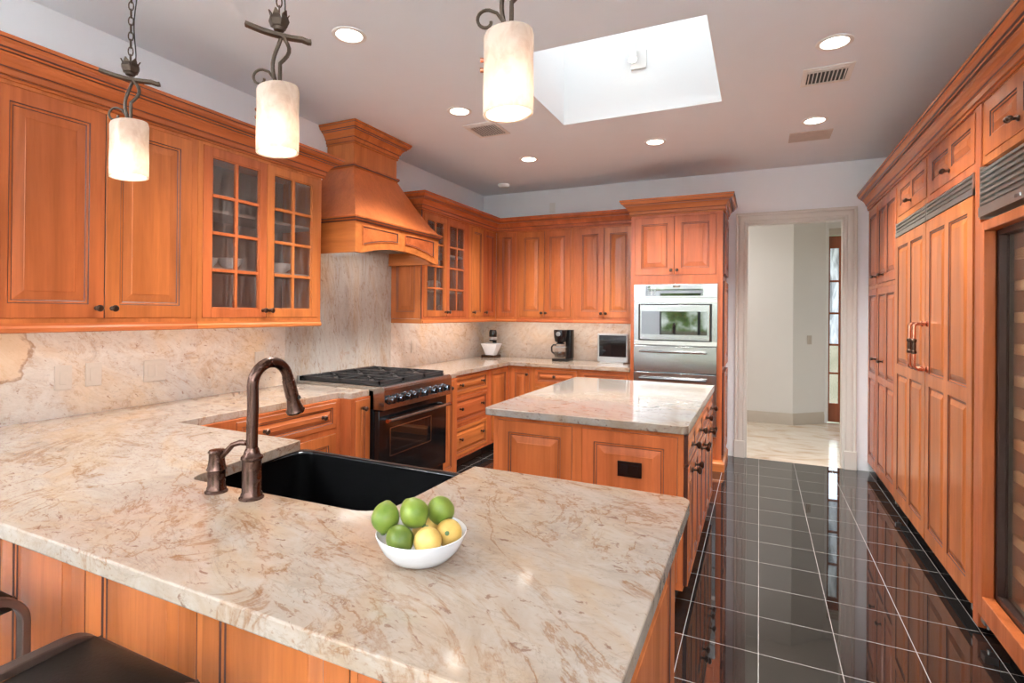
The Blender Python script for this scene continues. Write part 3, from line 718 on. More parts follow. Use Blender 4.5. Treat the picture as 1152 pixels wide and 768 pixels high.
for a, c, hx in ((-4.688, -3.918, -3.965), (-3.908, -3.145, -3.862)):
    d_ = two_panel(a, c, .10, 1.992, 1.055, 2, y=-.012, st=.07, yb=.02).build('door', [WV, GLAZE], fr, smooth=False)
    b = MB()
    pts = [(hx, -.012, 1.385)]+[(hx, -.06-.018*math.sin(q), 1.372+.013-.018*(1-math.cos(q))) for q in (0, .5, 1.1, 1.57)]+[(hx, -.078, 1.30), (hx, -.078, 1.20)]+[(hx, -.06-.018*math.sin(q), 1.115+.018*(1-math.cos(q))) for q in (1.57, 1.1, .5, 0)]+[(hx, -.012, 1.115)]
    b.tube(pts, .0095, 10)
    b.lathe([(.018, 0), (.018, .006), (.012, .01), (.0, .01)], (hx, -.012, 1.385), 12, '-y'); b.lathe([(.018, 0), (.018, .006), (.012, .01), (.0, .01)], (hx, -.012, 1.115), 12, '-y')
    h_ = b.build('handle', COPPER, d_)
    b = MB(); b.lathe([(.0095, 1.205), (.015, 1.21), (.015, 1.222), (.011, 1.228), (.0125, 1.25), (.011, 1.272), (.015, 1.278), (.015, 1.29), (.0095, 1.295)], (hx, -.078, 0), 12); b.build('collar', BRONZED, h_)
    # louvred grille above this door
    b = MB(); z0, z1 = 1.998, 2.100
    b.box(a, a+.012, -.012, .02, z0, z1); b.box(c-.012, c, -.012, .02, z0, z1); b.box(a, c, -.014, .02, z0, z0+.028); b.box(a, c, .012, .02, z0, z1)
    for z in (2.040, 2.064, 2.088): b.prism([(-.012, z-.006), (-.012, z+.006), (.012, z+.014), (.012, z+.002)], a+.012, c-.012, lambda p, q, zz: (zz, p, q))
    b.build('grille', STEELG, fr)
for x in (-3.15, -4.68):
    b = MB(); b.box(x-.012, x+.012, -.004, .03, .068, .098); b.tube([(x, .012, .05), (x, .012, .07)], .006, 8); b.build('hinge', STEELG, fr)
fp = MB(); fp.box(-3.131, -3.066, -.008, DT_, .03, 2.395)
o = fp.build('filler_post', WV, loc=(XT, 0, 0), rot=RM90, bevel=.004); tag(o, 'cherry filler post between the refrigerator and the wine cooler', 'post')
wc = thing('wine_cooler', 'tall wine cooler with cherry-framed glass door and pale wooden shelves', 'wine cooler', (XT, 0, 0), RM90)
WX0, WX1 = -3.062, -2.30; ZB, ZT = .10, 1.855
b = MB(); b.box(WX0, WX0+.02, .07, DT_, ZB, 2.105); b.box(WX1-.02, WX1, .07, DT_, ZB, 2.105); b.box(WX0+.02, WX1-.02, .07, DT_, ZB, ZB+.10); b.box(WX0+.02, WX1-.02, .07, DT_, 1.80, 2.105); b.box(WX0+.02, WX1-.02, DT_-.03, DT_, ZB+.10, 1.80)
b.build('body', COOLIN, wc)
b = MB(); b.box(WX0+.01, WX1-.01, .10, DT_-.02, 0, .099); b.build('toe_kick', KICK, wc)
b = MB(); b.box(WX1+.001, WX1+.038, -.008, DT_, .03, 2.108); b.build('end_panel', WV, wc, bevel=.003)
# door: outer cherry frame, dark metal inner frame, glass
b = MB(); fo = .052
b.box(WX0+.003, WX0+fo, -.012, .033, ZB+.0, 1.852); b.box(WX1-fo, WX1-.003, -.012, .033, ZB, 1.852); b.box(WX0+fo, WX1-fo, -.012, .033, ZB, ZB+.095); b.box(WX0+fo, WX1-fo, -.012, .033, 1.808, 1.852)
d_ = b.build('door', [WV], wc, bevel=.004)
b = MB(); i0, i1, j0, j1 = WX0+fo, WX1-fo, ZB+.095, 1.808; q = .022
b.box(i0, i0+q, .035, .070, j0, j1); b.box(i1-q, i1, .035, .070, j0, j1); b.box(i0+q, i1-q, .035, .070, j0, j0+q); b.box(i0+q, i1-q, .035, .070, j1-q, j1); b.build('inner_frame', GASKET, d_)
b = MB(); b.box(i0+q, i1-q, .060, .065, j0+q, j1-q); b.build('pane', WINEG, d_)
for k in range(11):
    z = .30+k*.138
    b = MB(); b.box(WX0+.03, WX1-.03, .100, .120, z, z+.046)
    for m_ in range(5): b.box(WX0+.05+m_*.145, WX0+.07+m_*.145, .120, .50, z+.004, z+.02)
    b.build('shelf', SHELFW, wc, bevel=.003)
b = MB(); z0, z1 = 1.868, 2.102
b.box(WX0, WX0+.012, -.012, .05, z0, z1); b.box(WX1-.012, WX1, -.012, .05, z0, z1); b.box(WX0, WX1, -.016, .05, z0+.008, z0+.052); b.box(WX0, WX1, .04, .05, z0, z1)
for k in range(7):
    z = z0+.066+k*.024; b.prism([(-.012, z-.005), (-.012, z+.006), (.014, z+.015), (.014, z+.004)], WX0+.012, WX1-.012, lambda p, q_, zz: (zz, p, q_))
b.build('grille', STEELG, wc)
b = MB(); b.box(WX0+.38, WX0+.43, -.0175, -.016, z0+.022, z0+.034); b.build('badge', CHROME, wc)
b = MB(); b.box(WX0+.004, WX0+.05, .0, .05, .066, .098); b.tube([(WX0+.03, .02, .045), (WX0+.03, .02, .07)], .007, 8); b.build('hinge', STEELG, wc)
crown('crown_moulding', 'long stepped cherry crown along the tall refrigerator and pantry run', [(XT, YB-.002), (XT, 2.26), (XR-.002, 2.26)], 2.395, WY, 1.08, .9)

# ------------------------------------------------------------------ countertops
def fillet(poly, rad):
    out = []
    n = len(poly)
    for i, p in enumerate(poly):
        r = rad.get(i, 0)
        if not r: out.append(p); continue
        P_ = Vector(p); a = (Vector(poly[i-1])-P_).normalized(); c = (Vector(poly[(i+1) % n])-P_).normalized()
        half = math.acos(max(-1, min(1, a.dot(c))))/2; d = r/math.tan(half); ctr = P_+(a+c).normalized()*(r/math.sin(half))
        s, e_ = P_+a*d-ctr, P_+c*d-ctr
        for k in range(7):
            f = k/6; v = s.lerp(e_, f).normalized()*r
            out.append((ctr.x+v.x, ctr.y+v.y))
    return out
SPX = XL+.03   # splash face
def slab(name, poly, m, label):
    b = MB(); b.prism(poly, CT-CTH, CT); o = b.build(name, m, bevel=.004, smooth=False); tag(o, label, 'countertop'); return o
P = [(SPX, .655), (-.175, .655), (-.175, 1.605), (-.885, 1.605), (-.895, 1.11), (-1.625, 1.085), (-1.695, 1.605), (-2.485, 1.605), (-2.485, 2.66), (-2.385, 2.675), (-2.385, 2.853), (SPX, 2.853)]
slab('countertop', fillet(P, {1: .03, 2: .03, 4: .09, 5: .05, 9: .012, 10: .01}), GR, 'L-shaped veined granite counter with the sink cutout and fruit bowl')
P = [(SPX, 3.727), (-2.385, 3.727), (-2.385, 3.985), (-2.44, 4.0), (-2.44, 5.185), (-1.142, 5.185), (-1.142, YB-.03), (SPX, YB-.03)]
slab('countertop', fillet(P, {1: .01, 2: .012}), GR, 'granite counter running from the range round the back corner to the ovens')
slab('island_worktop', fillet([(-1.385, 2.61), (-.30, 2.61), (-.30, 4.24), (-1.385, 4.24)], {0: .03, 1: .03, 2: .02, 3: .02}), GRI, 'pale granite slab on top of the island')
# splash
def splash(name, m, label, *bx):
    b = MB(); b.box(*bx); o = b.build(name, m, smooth=False); tag(o, label, 'backsplash'); return o
splash('backsplash', GRW, 'granite backsplash under the upper cabinets nearest the pendant lamps', XL+.001, SPX, .60, 2.764, CT, 1.364)
splash('backsplash', GRV, 'tall grey veined granite slab behind the range', XL+.001, SPX, 2.766, 3.969, CT, 1.98)
splash('backsplash', GRW, 'granite backsplash strip right of the range as far as the corner', XL+.001, SPX, 3.971, YB-.03, CT, 1.364)
splash('backsplash', GRB, 'granite backsplash behind the coffee maker and television', XL+.001, -1.142, YB-.03, YB-.001, CT, 1.364)
def outlet(y, z, wd, ht, label):
    b = MB(); b.box(0, .006, -wd/2, wd/2, -ht/2, ht/2)
    n = 2 if wd > .1 else 1
    for k in range(n):
        yc = (k-(n-1)/2)*.046; b.box(.006, .009, yc-.017, yc+.017, -.034, .034)
    o = b.build('outlet_plate', PLASTIC, loc=(SPX, y, z), bevel=.0015); tag(o, label, 'outlet', 'outlets on the left backsplash')
outlet(1.425, 1.092, .072, .118, 'beige outlet plate on the backsplash, first from the peninsula end')
outlet(1.556, 1.096, .072, .118, 'beige outlet plate on the backsplash, second from the peninsula end')
outlet(1.858, 1.086, .118, .118, 'wide double outlet plate on the left backsplash')
outlet(2.548, 1.09, .072, .118, 'beige outlet plate on the backsplash just left of the range, behind the faucet')
b = MB(); b.box(-.035, .035, -.005, 0, -.058, .058); b.box(-.017, .017, -.008, -.005, -.034, .034)
tag(b.build('outlet_plate', WPL, loc=(-2.2, YB-.001, 2.66), bevel=.0015), 'white blank plate high on the back wall above the cabinets', 'outlet')
b = MB(); b.box(0, .006, -.036, .036, -.058, .058); b.box(.006, .009, -.017, .017, -.034, .034)
tag(b.build('outlet_plate', PLASTIC, loc=(SPX, 4.32, 1.09), bevel=.0015), 'beige outlet plate on the backsplash beyond the range', 'outlet')

# ------------------------------------------------------------------ range
RX, RY0, RY1 = -2.27, 2.862, 3.718
rg = thing('range_cooker', 'stainless six-burner range with black oven door below the hood', 'range', (RX, 0, 0), R90)
b = MB(); b.box(RY0, RY1, .09, RX-SPX-.012, .09, .892); b.build('body', BLACK, rg, bevel=.003)
for x in (RY0+.06, RY1-.06):
    for y in (.14, .66): b = MB(); b.lathe([(.022, 0), (.022, .02), (.014, .03), (.014, .09)], (x, y, 0), 12); b.build('foot', STEEL, rg)
b = MB(); prof = [(0, .765), (0, .898), (.006, .914), (.02, .922), (RX-SPX-.03, .922), (RX-SPX-.03, .893), (.13, .893), (.13, .765)]
b.prism(prof, RY0, RY1, lambda y, z, x: (x, y, z)); b.build('control_panel', STEEL, rg, smooth=False, bevel=.002)
b = MB(); b.box(RY0+.02, RY1-.02, .06, RX-SPX-.05, .922, .9255); b.build('cooktop', BLACKM, rg)
b = MB(); b.box(RY0, RY1, RX-SPX-.035, RX-SPX-.010, .893, .955); b.build('back_guard', STEEL, rg, bevel=.002)
for k in range(3):   # three grate sections
    gx0 = RY0+.025+k*.269; gx1 = gx0+.264; gy0, gy1 = .062, RX-SPX-.05; z = .944; b = MB(); hw = .007
    for x in (gx0+hw, gx1-hw): b.box(x-hw, x+hw, gy0, gy1, z-.012, z+.010)
    for y in (gy0+hw, (gy0+gy1)/2, gy1-hw): b.box(gx0, gx1, y-hw, y+hw, z-.012, z+.010)
    for yc in (gy0+(gy1-gy0)*.26, gy0+(gy1-gy0)*.74):
        xc = (gx0+gx1)/2
        b.box(gx0, xc-.03, yc-.005, yc+.005, z-.006, z+.010); b.box(xc+.03, gx1, yc-.005, yc+.005, z-.006, z+.010)
        b.box(xc-.005, xc+.005, yc+.03, yc+.14, z-.006, z+.010); b.box(xc-.005, xc+.005, yc-.14, yc-.03, z-.006, z+.010)
        for sx_ in (-1, 1):
            for sy_ in (-1, 1): b.bar([(xc+sx_*.028, yc+sy_*.028, z+.002), (xc+sx_*.11, yc+sy_*.12, z+.002)], .004, .007, (0, 0, 1))
    for x in (gx0+hw, gx1-hw):
        for y in (gy0+hw, gy1-hw): b.box(x-hw, x+hw, y-hw, y+hw, .9255, z)
    b.build('grate', IRON, rg, smooth=False)
    for yc in (gy0+(gy1-gy0)*.26, gy0+(gy1-gy0)*.74):
        b = MB(); b.lathe([(.052, .9255), (.052, .930), (.040, .932), (.040, .938), (.030, .942), (0, .942)], ((gx0+gx1)/2, yc, 0), 20); b.build('burner', IRON, rg)
for x in (2.915, 3.01, 3.105, 3.175, 3.30, 3.42, 3.50, 3.60):
    b = MB(); b.lathe([(.033, 0), (.033, .007), (.026, .011), (.024, .040), (.021, .048), (0, .049)], (x, 0, .832), 18, '-y'); kn = b.build('knob', KNOBM, rg)
    b = MB(); b.box(x-.006, x+.006, -.055, -.036, .832-.021, .832+.021); b.build('grip', BLACK, kn, bevel=.002)
b = MB(); b.box(RY0+.004, RY1-.004, .045, .092, .20, .755); d_ = b.build('oven_door', BLACK, rg, bevel=.004)
b = MB()
wy0, wy1, wz0, wz1 = RY0+.12, RY1-.225, .425, .625
for bx in ((wy0, wy1, wz0, wz0+.006), (wy0, wy1, wz1-.006, wz1), (wy0, wy0+.006, wz0, wz1), (wy1-.006, wy1, wz0, wz1)): b.box(bx[0], bx[1], .0425, .0448, bx[2], bx[3])
b.build('window_trim', STEEL, d_)
b = MB(); b.box(wy0+.006, wy1-.006, .0435, .0449, wz0+.006, wz1-.006); b.build('window', DGLASS, d_)
b = MB(); b.tube([(RY0+.03, -.006, .690), (RY1-.02, -.006, .690)], .0125, 12); 
for x in (RY0+.08, RY1-.07): b.tube([(x, .046, .690), (x, -.006, .690)], .009, 8)
h_ = b.build('handle', STEEL, d_)
b = MB()
for x, s in ((RY0+.03, -1), (RY1-.02, 1)): b.tube([(x-s*.022, -.006, .690), (x+s*.003, -.006, .690)], .0145, 12)
b.build('end_cap', COPPER, h_)
b = MB(); b.box(RY0+.004, RY1-.004, .07, .09, .095, .19); b.build('kick_panel', BLACK, rg, bevel=.003)

# ------------------------------------------------------------------ range hood
HX, HY0, HY1, HZ0, HZ1 = -2.56, 2.893, 3.95, 1.845, 2.062
hd = thing('range_hood', 'cherry mantel-style range hood tapering up to a crowned chimney', 'range hood', (0, 0, 0))
def arch(y, rise=.062):
    f = (y-HY0-.07)/(HY1-HY0-.14); f = max(0, min(1, f)); return HZ0+rise*(1-(2*f-1)**2)
n = 28; ys = [HY0+(HY1-HY0)*i/n for i in range(n+1)]
b = MB()
low = [(y, arch(y)) for y in ys]; poly = low+[(HY1, HZ1), (HY0, HZ1)]
b.prism(poly, HX-.03, HX, lambda y, z, x: (x, y, z))
b.box(SPX+.001, HX-.03, HY0, HY0+.025, HZ0, HZ1); b.box(SPX+.001, HX-.03, HY1-.025, HY1, HZ0, HZ1)
b.build('body', WH, hd, smooth=False)
for a, c in ((2.965, 3.375), (3.465, 3.875)):   # arched recessed panels
    m_ = 14; yy = [a+(c-a)*i/m_ for i in range(m_+1)]
    outer = [(y, arch(y)+.052) for y in yy]+[(c, 2.040), (a, 2.040)]
    cy = (a+c)/2
    def ins(pt, d):
        return (pt[0]+(d if pt[0] < a+.001 else (-d if pt[0] > c-.001 else 0)), pt[1]+(-d if pt[1] > 2.0395 else d))
    b = MB(); lv = [(0, .0005), (.003, .009), (.008, .010), (.011, .004), (.030, .010), (.032, .011)]
    # bead frame standing proud, field inside
    lp = [[(HX+h, *ins(p_, d)) for p_ in outer] for d, h in ((0, -.001), (0, .006), (.006, .007), (.010, .002), (.014, .0015))]
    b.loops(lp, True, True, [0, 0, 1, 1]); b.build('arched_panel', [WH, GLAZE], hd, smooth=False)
MANT = [(0, 0), (.010, 0), (.014, .010), (.024, .016), (.028, .026), (.030, .036), (0, .040)]
b = MB(); sweep(b, [(XL+.002, HY0), (HX, HY0), (HX, HY1), (XU+.004, HY1)], MANT, HZ1, (1, 3)); b.build('mantel_moulding', [WH, GLAZE], hd, smooth=False)
NX, NY0, NY1, NZ = -2.84, 3.183, 3.715, 2.55
b = MB(); lp = []
for i in range(9):
    f = i/8; g_ = f**.86
    x = HX+.005+(NX-HX-.005)*g_; y0 = HY0-.005+(NY0-HY0+.005)*g_; y1 = HY1+.005+(NY1-HY1-.005)*g_; z = HZ1+.038+(NZ-HZ1-.038)*f
    lp.append([(XL+.002, y0, z), (x, y0, z), (x, y1, z), (XL+.002, y1, z)])
b.loops(lp); b.build('tapered_canopy', wood('cherry_canopy', 'z', amp=.35, base=(.66, .19, .05)), hd, angle=50)
b = MB(); b.box(XL+.002, NX, NY0, NY1, NZ, 2.80); b.build('chimney', WV, hd)
b = MB(); sweep(b, [(XL+.002, NY0), (NX, NY0), (NX, NY1), (XL+.002, NY1)], [(0, -.012), (.008, -.010), (.016, -.002), (.020, .008), (.020, .016), (.010, .024), (0, .026)], NZ, (2,)); b.build('neck_moulding', [WH, GLAZE], hd, smooth=False)
b = MB(); sweep(b, [(XL+.002, NY0), (NX, NY0), (NX, NY1), (XL+.002, NY1)], [(o*.88, h*1.0) for o, h in CROWN], H-.147, CG); b.build('crown', [WH, GLAZE], hd, smooth=False)
b = MB(); b.box(XL+.03, HX-.035, HY0+.03, HY1-.03, 1.965, 1.98)
for k in range(14): y = HY0+.09+k*.065; b.box(-3.02, -2.64, y, y+.022, 1.945, 1.966)
b.build('filter', STEELG, hd)

# ------------------------------------------------------------------ sink and faucet
sk = thing('apron_sink', 'black composite apron-front sink set into the peninsula', 'sink', (0, 0, 0))
b = MB()
def rr_(x0, x1, y0, y1, r, z, k=5):
    pts = []
    for cx, cy, a0 in ((x1-r, y1-r, 0), (x0+r, y1-r, PI/2), (x0+r, y0+r, PI), (x1-r, y0+r, 1.5*PI)):
        for i in range(k+1): a = a0+PI/2*i/k; pts.append((cx+r*math.cos(a), cy+r*math.sin(a), z))
    return pts
o0 = (-1.712, -.872, 1.066, 1.635)
lp = [rr_(*o0, .03, .625), rr_(*o0, .03, .852), rr_(-1.708, -.876, 1.07, 1.631, .03, .8585)]
lp += [rr_(-1.69, -.895, 1.088, 1.612, .06, .8585), rr_(-1.684, -.901, 1.094, 1.606, .06, .852), rr_(-1.675, -.91, 1.105, 1.595, .06, .67), rr_(-1.65, -.935, 1.13, 1.57, .05, .648)]
b.loops(lp, True, True, [0, 1, 1, 1, 0, 0]); b.build('basin', [SINKM, BLACK], sk, angle=60)
b = MB(); b.lathe([(.045, .6485), (.045, .652), (.03, .652), (.028, .650), (0, .650)], (-1.29, 1.35, 0), 20); b.build('drain', BRONZE, sk)
fa = thing('kitchen_faucet', 'tall bronze gooseneck faucet with pull-down spray head at the sink', 'faucet', (-1.292, 1.048, CT))
b = MB(); b.lathe([(.033, 0), (.033, .004), (.029, .008), (.028, .014), (.0255, .018), (.0255, .108), (.029, .112), (.0285, .118), (.022, .124), (.019, .135), (.0165, .142)], (0, 0, 0), 24, cap1=True); b.build('base', BRONZE, fa)
b = MB(); pts = [(0, 0, .13), (0, 0, .20), (0, .002, .26)]
Rr = .062; cz = .315
for i in range(0, 15):
    a = PI-i*(PI*.94)/14; pts.append((0, Rr+Rr*math.cos(a), cz+Rr*1.0*math.sin(a)))
b.tube(pts, .0155, 14); b.build('spout', BRONZE, fa)
e0 = Vector(pts[-1]); dr = (Vector(pts[-1])-Vector(pts[-2])).normalized(); dr = (dr+Vector((0, .03, -.15))).normalized()
b = MB(); q_ = [e0-dr*.004+dr*s for s in (0, .012, .013, .065, .074, .10, .113, .12)]
b.tube(q_, [.0165, .0165, .0185, .0195, .018, .022, .028, .025], 16); b.build('spray_head', BRONZE, fa)
b = MB(); b.tube([q_[3]+Vector((.016, .008, 0)), q_[4]+Vector((.017, .010, 0))], .006, 8); b.build('spray_button', BLACKM, fa)
fh = thing('faucet_handle', 'short bronze lever handle on its own base beside the gooseneck faucet', 'faucet handle', (-1.428, 1.040, CT))
b = MB(); b.lathe([(.031, 0), (.031, .004), (.027, .008), (.026, .014), (.0235, .018), (.0235, .062), (.027, .066), (.024, .074), (.021, .095), (.021, .112), (.024, .116), (.020, .122), (0, .124)], (0, 0, 0), 24); b.build('base', BRONZE, fh)
b = MB(); b.tube([(.012, .002, .100), (.030, .008, .118), (.048, .014, .138), (.070, .022, .146), (.088, .028, .146)], [.009, .008, .0075, .008, .0085], 10); b.build('lever', BRONZE, fh)

# ------------------------------------------------------------------ fruit bowl
FV, RV = Vector((-.5654, .8248, 0)), Vector((.8248, .5654, 0)); BC = Vector((-.651, .950, 0))
bw = MB()
prof = [(.045, 0), (.050, .002), (.062, .008), (.080, .026), (.092, .048), (.096, .060), (.0945, .0612), (.093, .060), (.088, .047), (.076, .028), (.058, .012), (.03, .006), (0, .006)]
bw.lathe(prof, (0, 0, 0), 40); o = bw.build('fruit_bowl', WHITEC, loc=(BC.x, BC.y, CT+.0005), angle=60); tag(o, 'white bowl heaped with limes and lemons on the peninsula', 'bowl')
def fruit_obj(name, label, cat, mt, r, f, z, rad, ln, dirv, grp, tip=.12):
    b = MB(); N = 14; pr = []
    for i in range(N+1):
        a = -PI/2+PI*i/N; h = math.sin(a)*ln; q = math.cos(a)*rad
        if abs(math.sin(a)) > .93: h *= 1+tip*(abs(math.sin(a))-.93)/.07
        pr.append((q*(1+.03*math.sin(3*a)), h))
    b.lathe(pr, (0, 0, 0), 24); p_ = BC+RV*r+FV*f
    o = b.build(name, mt, loc=(p_.x, p_.y, z), angle=80); tag(o, label, cat, grp)
    d_ = (RV*dirv[0]+FV*dirv[1]+Vector((0, 0, dirv[2]))).normalized(); o.rotation_mode = 'QUATERNION'; o.rotation_quaternion = Vector((0, 0, 1)).rotation_difference(d_)
    b = MB(); b.lathe([(.0045, 0), (.005, .0015), (.003, .0025), (0, .002)], (0, 0, ln*(1+tip)-.001), 8); b.build('stem_end', STEMM, o)
LG, YG = 'limes in the white bowl', 'lemons in the white bowl'
fruit_obj('lime', 'green lime hanging over the faucet side of the bowl', 'lime', LIME, -.0755, -.002, .9945, .0290, .0315, (-.1, -.6, -.75), LG)
fruit_obj('lime', 'green lime on top in the middle of the heap', 'lime', LIME, -.016, -.004, 1.001, .0303, .032, (.5, -.5, -.5), LG)
fruit_obj('lime', 'green lime on top at the end beside the lemons', 'lime', LIME, .041, .030, .991, .0295, .032, (.35, .3, -.8), LG)
fruit_obj('lime', 'darker green lime low in the bowl against the rim', 'lime', LIMED, -.044, -.042, .9625, .0275, .031, (.5, -.65, -.35), LG)
fruit_obj('lemon', 'yellow lemon low at the front rim of the bowl', 'lemon', LEMON, .0125, -.054, .9585, .0285, .029, (-.1, .5, .8), YG, .05)
fruit_obj('lemon', 'yellow lemon with its green stem end showing, at the rim', 'lemon', LEMON, .0575, -.004, .9540, .0285, .0305, (-.15, -.9, .35), YG, .05)
fruit_obj('lemon', 'yellow lemon tucked behind the others under the limes', 'lemon', LEMON, .010, .030, .9480, .028, .031, (.9, .2, .2), YG, .05)

# ------------------------------------------------------------------ counter appliances
cm = thing('coffee_maker', 'black drip coffee maker with glass carafe on the back counter', 'coffee maker', (-1.985, 5.60, CT), 0)
b = MB(); b.prism(rr_pts if False else [(p[0], p[1]) for p in rr_(-.095, .095, -.10, .12, .03, 0)], 0, .028); b.build('base', BLACK, cm, bevel=.004)
b = MB(); b.prism([(p[0], p[1]) for p in rr_(.02, .10, .03, .12, .02, 0)], .028, .345); b.build('water_tank', BLACK, cm, bevel=.004)
b = MB(); b.lathe([(.045, .205), (.062, .215), (.072, .26), (.078, .33), (.074, .345), (0, .347)], (-.02, -.01, 0), 28); b.build('brew_head', BLACK, cm)
b = MB(); b.lathe([(.025, 0), (.025, .006), (0, .007)], (-.02, -.085, .30), 16, '-y'); b.build('dial', SILVER, cm)
b = MB(); b.lathe([(.05, .032), (.066, .045), (.072, .08), (.066, .12), (.05, .155), (.045, .175), (.047, .185), (.044, .185), (.048, .155), (.063, .12), (.069, .08), (.063, .046), (.0, .036)], (-.02, -.015, 0), 28); ca = b.build('carafe', CLEAR, cm)
b = MB(); b.lathe([(.0, .186), (.048, .186), (.048, .196), (.03, .203), (0, .203)], (-.02, -.015, 0), 24); b.build('lid', BLACK, ca)
b = MB(); b.lathe([(.0735, .150), (.053, .150), (.053, .162), (.054, .162)], (-.02, -.015, 0), 24, cap0=False, cap1=False); b.build('band', SILVER, ca)
b = MB(); b.tube([(-.068, -.02, .175), (-.098, -.03, .175), (-.116, -.035, .15), (-.112, -.035, .10), (-.086, -.025, .075)], .009, 8); b.build('handle', BLACK, ca)
b = MB(); b.lathe([(0, .037), (.061, .046), (.067, .075), (.064, .10), (0, .10)], (-.02, -.015, 0), 24); b.build('coffee', pbsdf('coffee', (.03, .012, .005), .1), ca)
tv = thing('television', 'small flat television with silver bezel on the counter beside the ovens', 'television', (-1.42, 5.60, CT), 0)
b = MB(); b.box(-.165, .165, 0, .035, .012, .315); b.build('bezel', SILVER, tv, bevel=.004)
b = MB(); b.box(-.146, .146, -.002, 0, .068, .297); b.build('screen', DGLASS, tv)
b = MB(); b.box(-.13, .13, -.05, .09, 0, .012); b.box(-.06, .06, .02, .04, .01, .06); b.build('stand', SILVER, tv, bevel=.003)
ap = thing('countertop_appliance', 'small appliance with white tapered bowl and dark motor head in the counter corner', 'appliance', (-2.875, 5.60, CT), 0)
b = MB(); b.prism([(p[0], p[1]) for p in rr_(-.10, .085, -.08, .10, .02, 0)], 0, .03); b.build('base', BRONZED, ap, bevel=.004)
b = MB(); lp = [rr_(-.055, .055, -.055, .055, .02, .031), rr_(-.11, .11, -.085, .085, .02, .165), rr_(-.105, .105, -.08, .08, .02, .165), rr_(-.05, .05, -.05, .05, .02, .036)]; b.loops(lp); b.build('bowl', WHITEC, ap)
b = MB(); b.box(-.03, .02, .088, .10, .03, .30); b.build('column', BLACK, ap, bevel=.004)
b = MB(); b.lathe([(.040, .19), (.045, .20), (.045, .30), (.036, .325), (0, .325)], (0, .04, 0), 24); b.build('motor_head', BLACK, ap)
b = MB(); b.lathe([(.0455, .205), (.0475, .21), (.0475, .235), (.0455, .24)], (0, .04, 0), 24); b.build('metal_band', SILVER, ap)
# crockery in the glass cabinets
def bowl_in(x, y, z, r, h, label, grp, nm='bowl'):
    b = MB(); b.lathe([(r*.42, 0), (r*.46, .003), (r*.85, h*.5), (r, h), (r*.96, h), (r*.80, h*.5), (r*.4, .008), (0, .008)], (0, 0, 0), 28)
    tag(b.build(nm, WHITEC, loc=(x, y, z), angle=60), label, nm, grp)
bowl_in(-2.93, 2.055, 1.6755, .062, .058, 'white bowl behind glass, nearest the solid-door cabinet', 'white bowls behind glass')
bowl_in(-2.92, 2.200, 1.6755, .070, .066, 'white bowl behind glass, middle of the three', 'white bowls behind glass')
bowl_in(-2.93, 2.560, 1.6755, .095, .066, 'wide white bowl behind glass, beside the range hood', 'white bowls behind glass')
mug = None
for i, (y, lab) in enumerate(((4.10, 'white mug behind glass nearest the hood'), (4.25, 'white mug behind glass, second from the hood'), (4.45, 'white mug behind glass, third from the hood'))):
    if mug is None:
        mug = thing('mug', lab, 'mug', (-2.93, y, 1.6405), 0, 'mugs behind glass')
        b = MB(); b.lathe([(.036, 0), (.042, .004), (.044, .1), (.041, .1), (.038, .008), (0, .008)], (0, 0, 0), 24); b.build('cup', WHITEC, mug)
        b = MB(); b.tube([(.042, 0, .082), (.066, 0, .080), (.074, 0, .055), (.066, 0, .03), (.042, 0, .026)], .005, 8); b.build('handle', WHITEC, mug)
    else:
        m2 = dup(mug); m2.location = (-2.93, y, 1.6405); m2['label'] = lab
gl = None
for y, lab in ((4.12, 'clear tumbler on the cabinet floor nearest the hood'), (4.26, 'clear tumbler on the cabinet floor, second from the hood'), (4.48, 'clear tumbler on the cabinet floor, third from the hood'), (4.58, 'clear tumbler on the cabinet floor, farthest from the hood')):
    if gl is None:
        b = MB(); b.lathe([(.028, 0), (.034, .11), (.032, .11), (.027, .008), (0, .008)], (0, 0, 0), 20); gl = b.build('drinking_glass', SEEDY, loc=(-2.92, y, UZ0+.0185)); tag(gl, lab, 'glass', 'tumblers behind glass')
    else:
        g2 = dup(gl); g2.location = (-2.92, y, UZ0+.0185); g2['label'] = lab

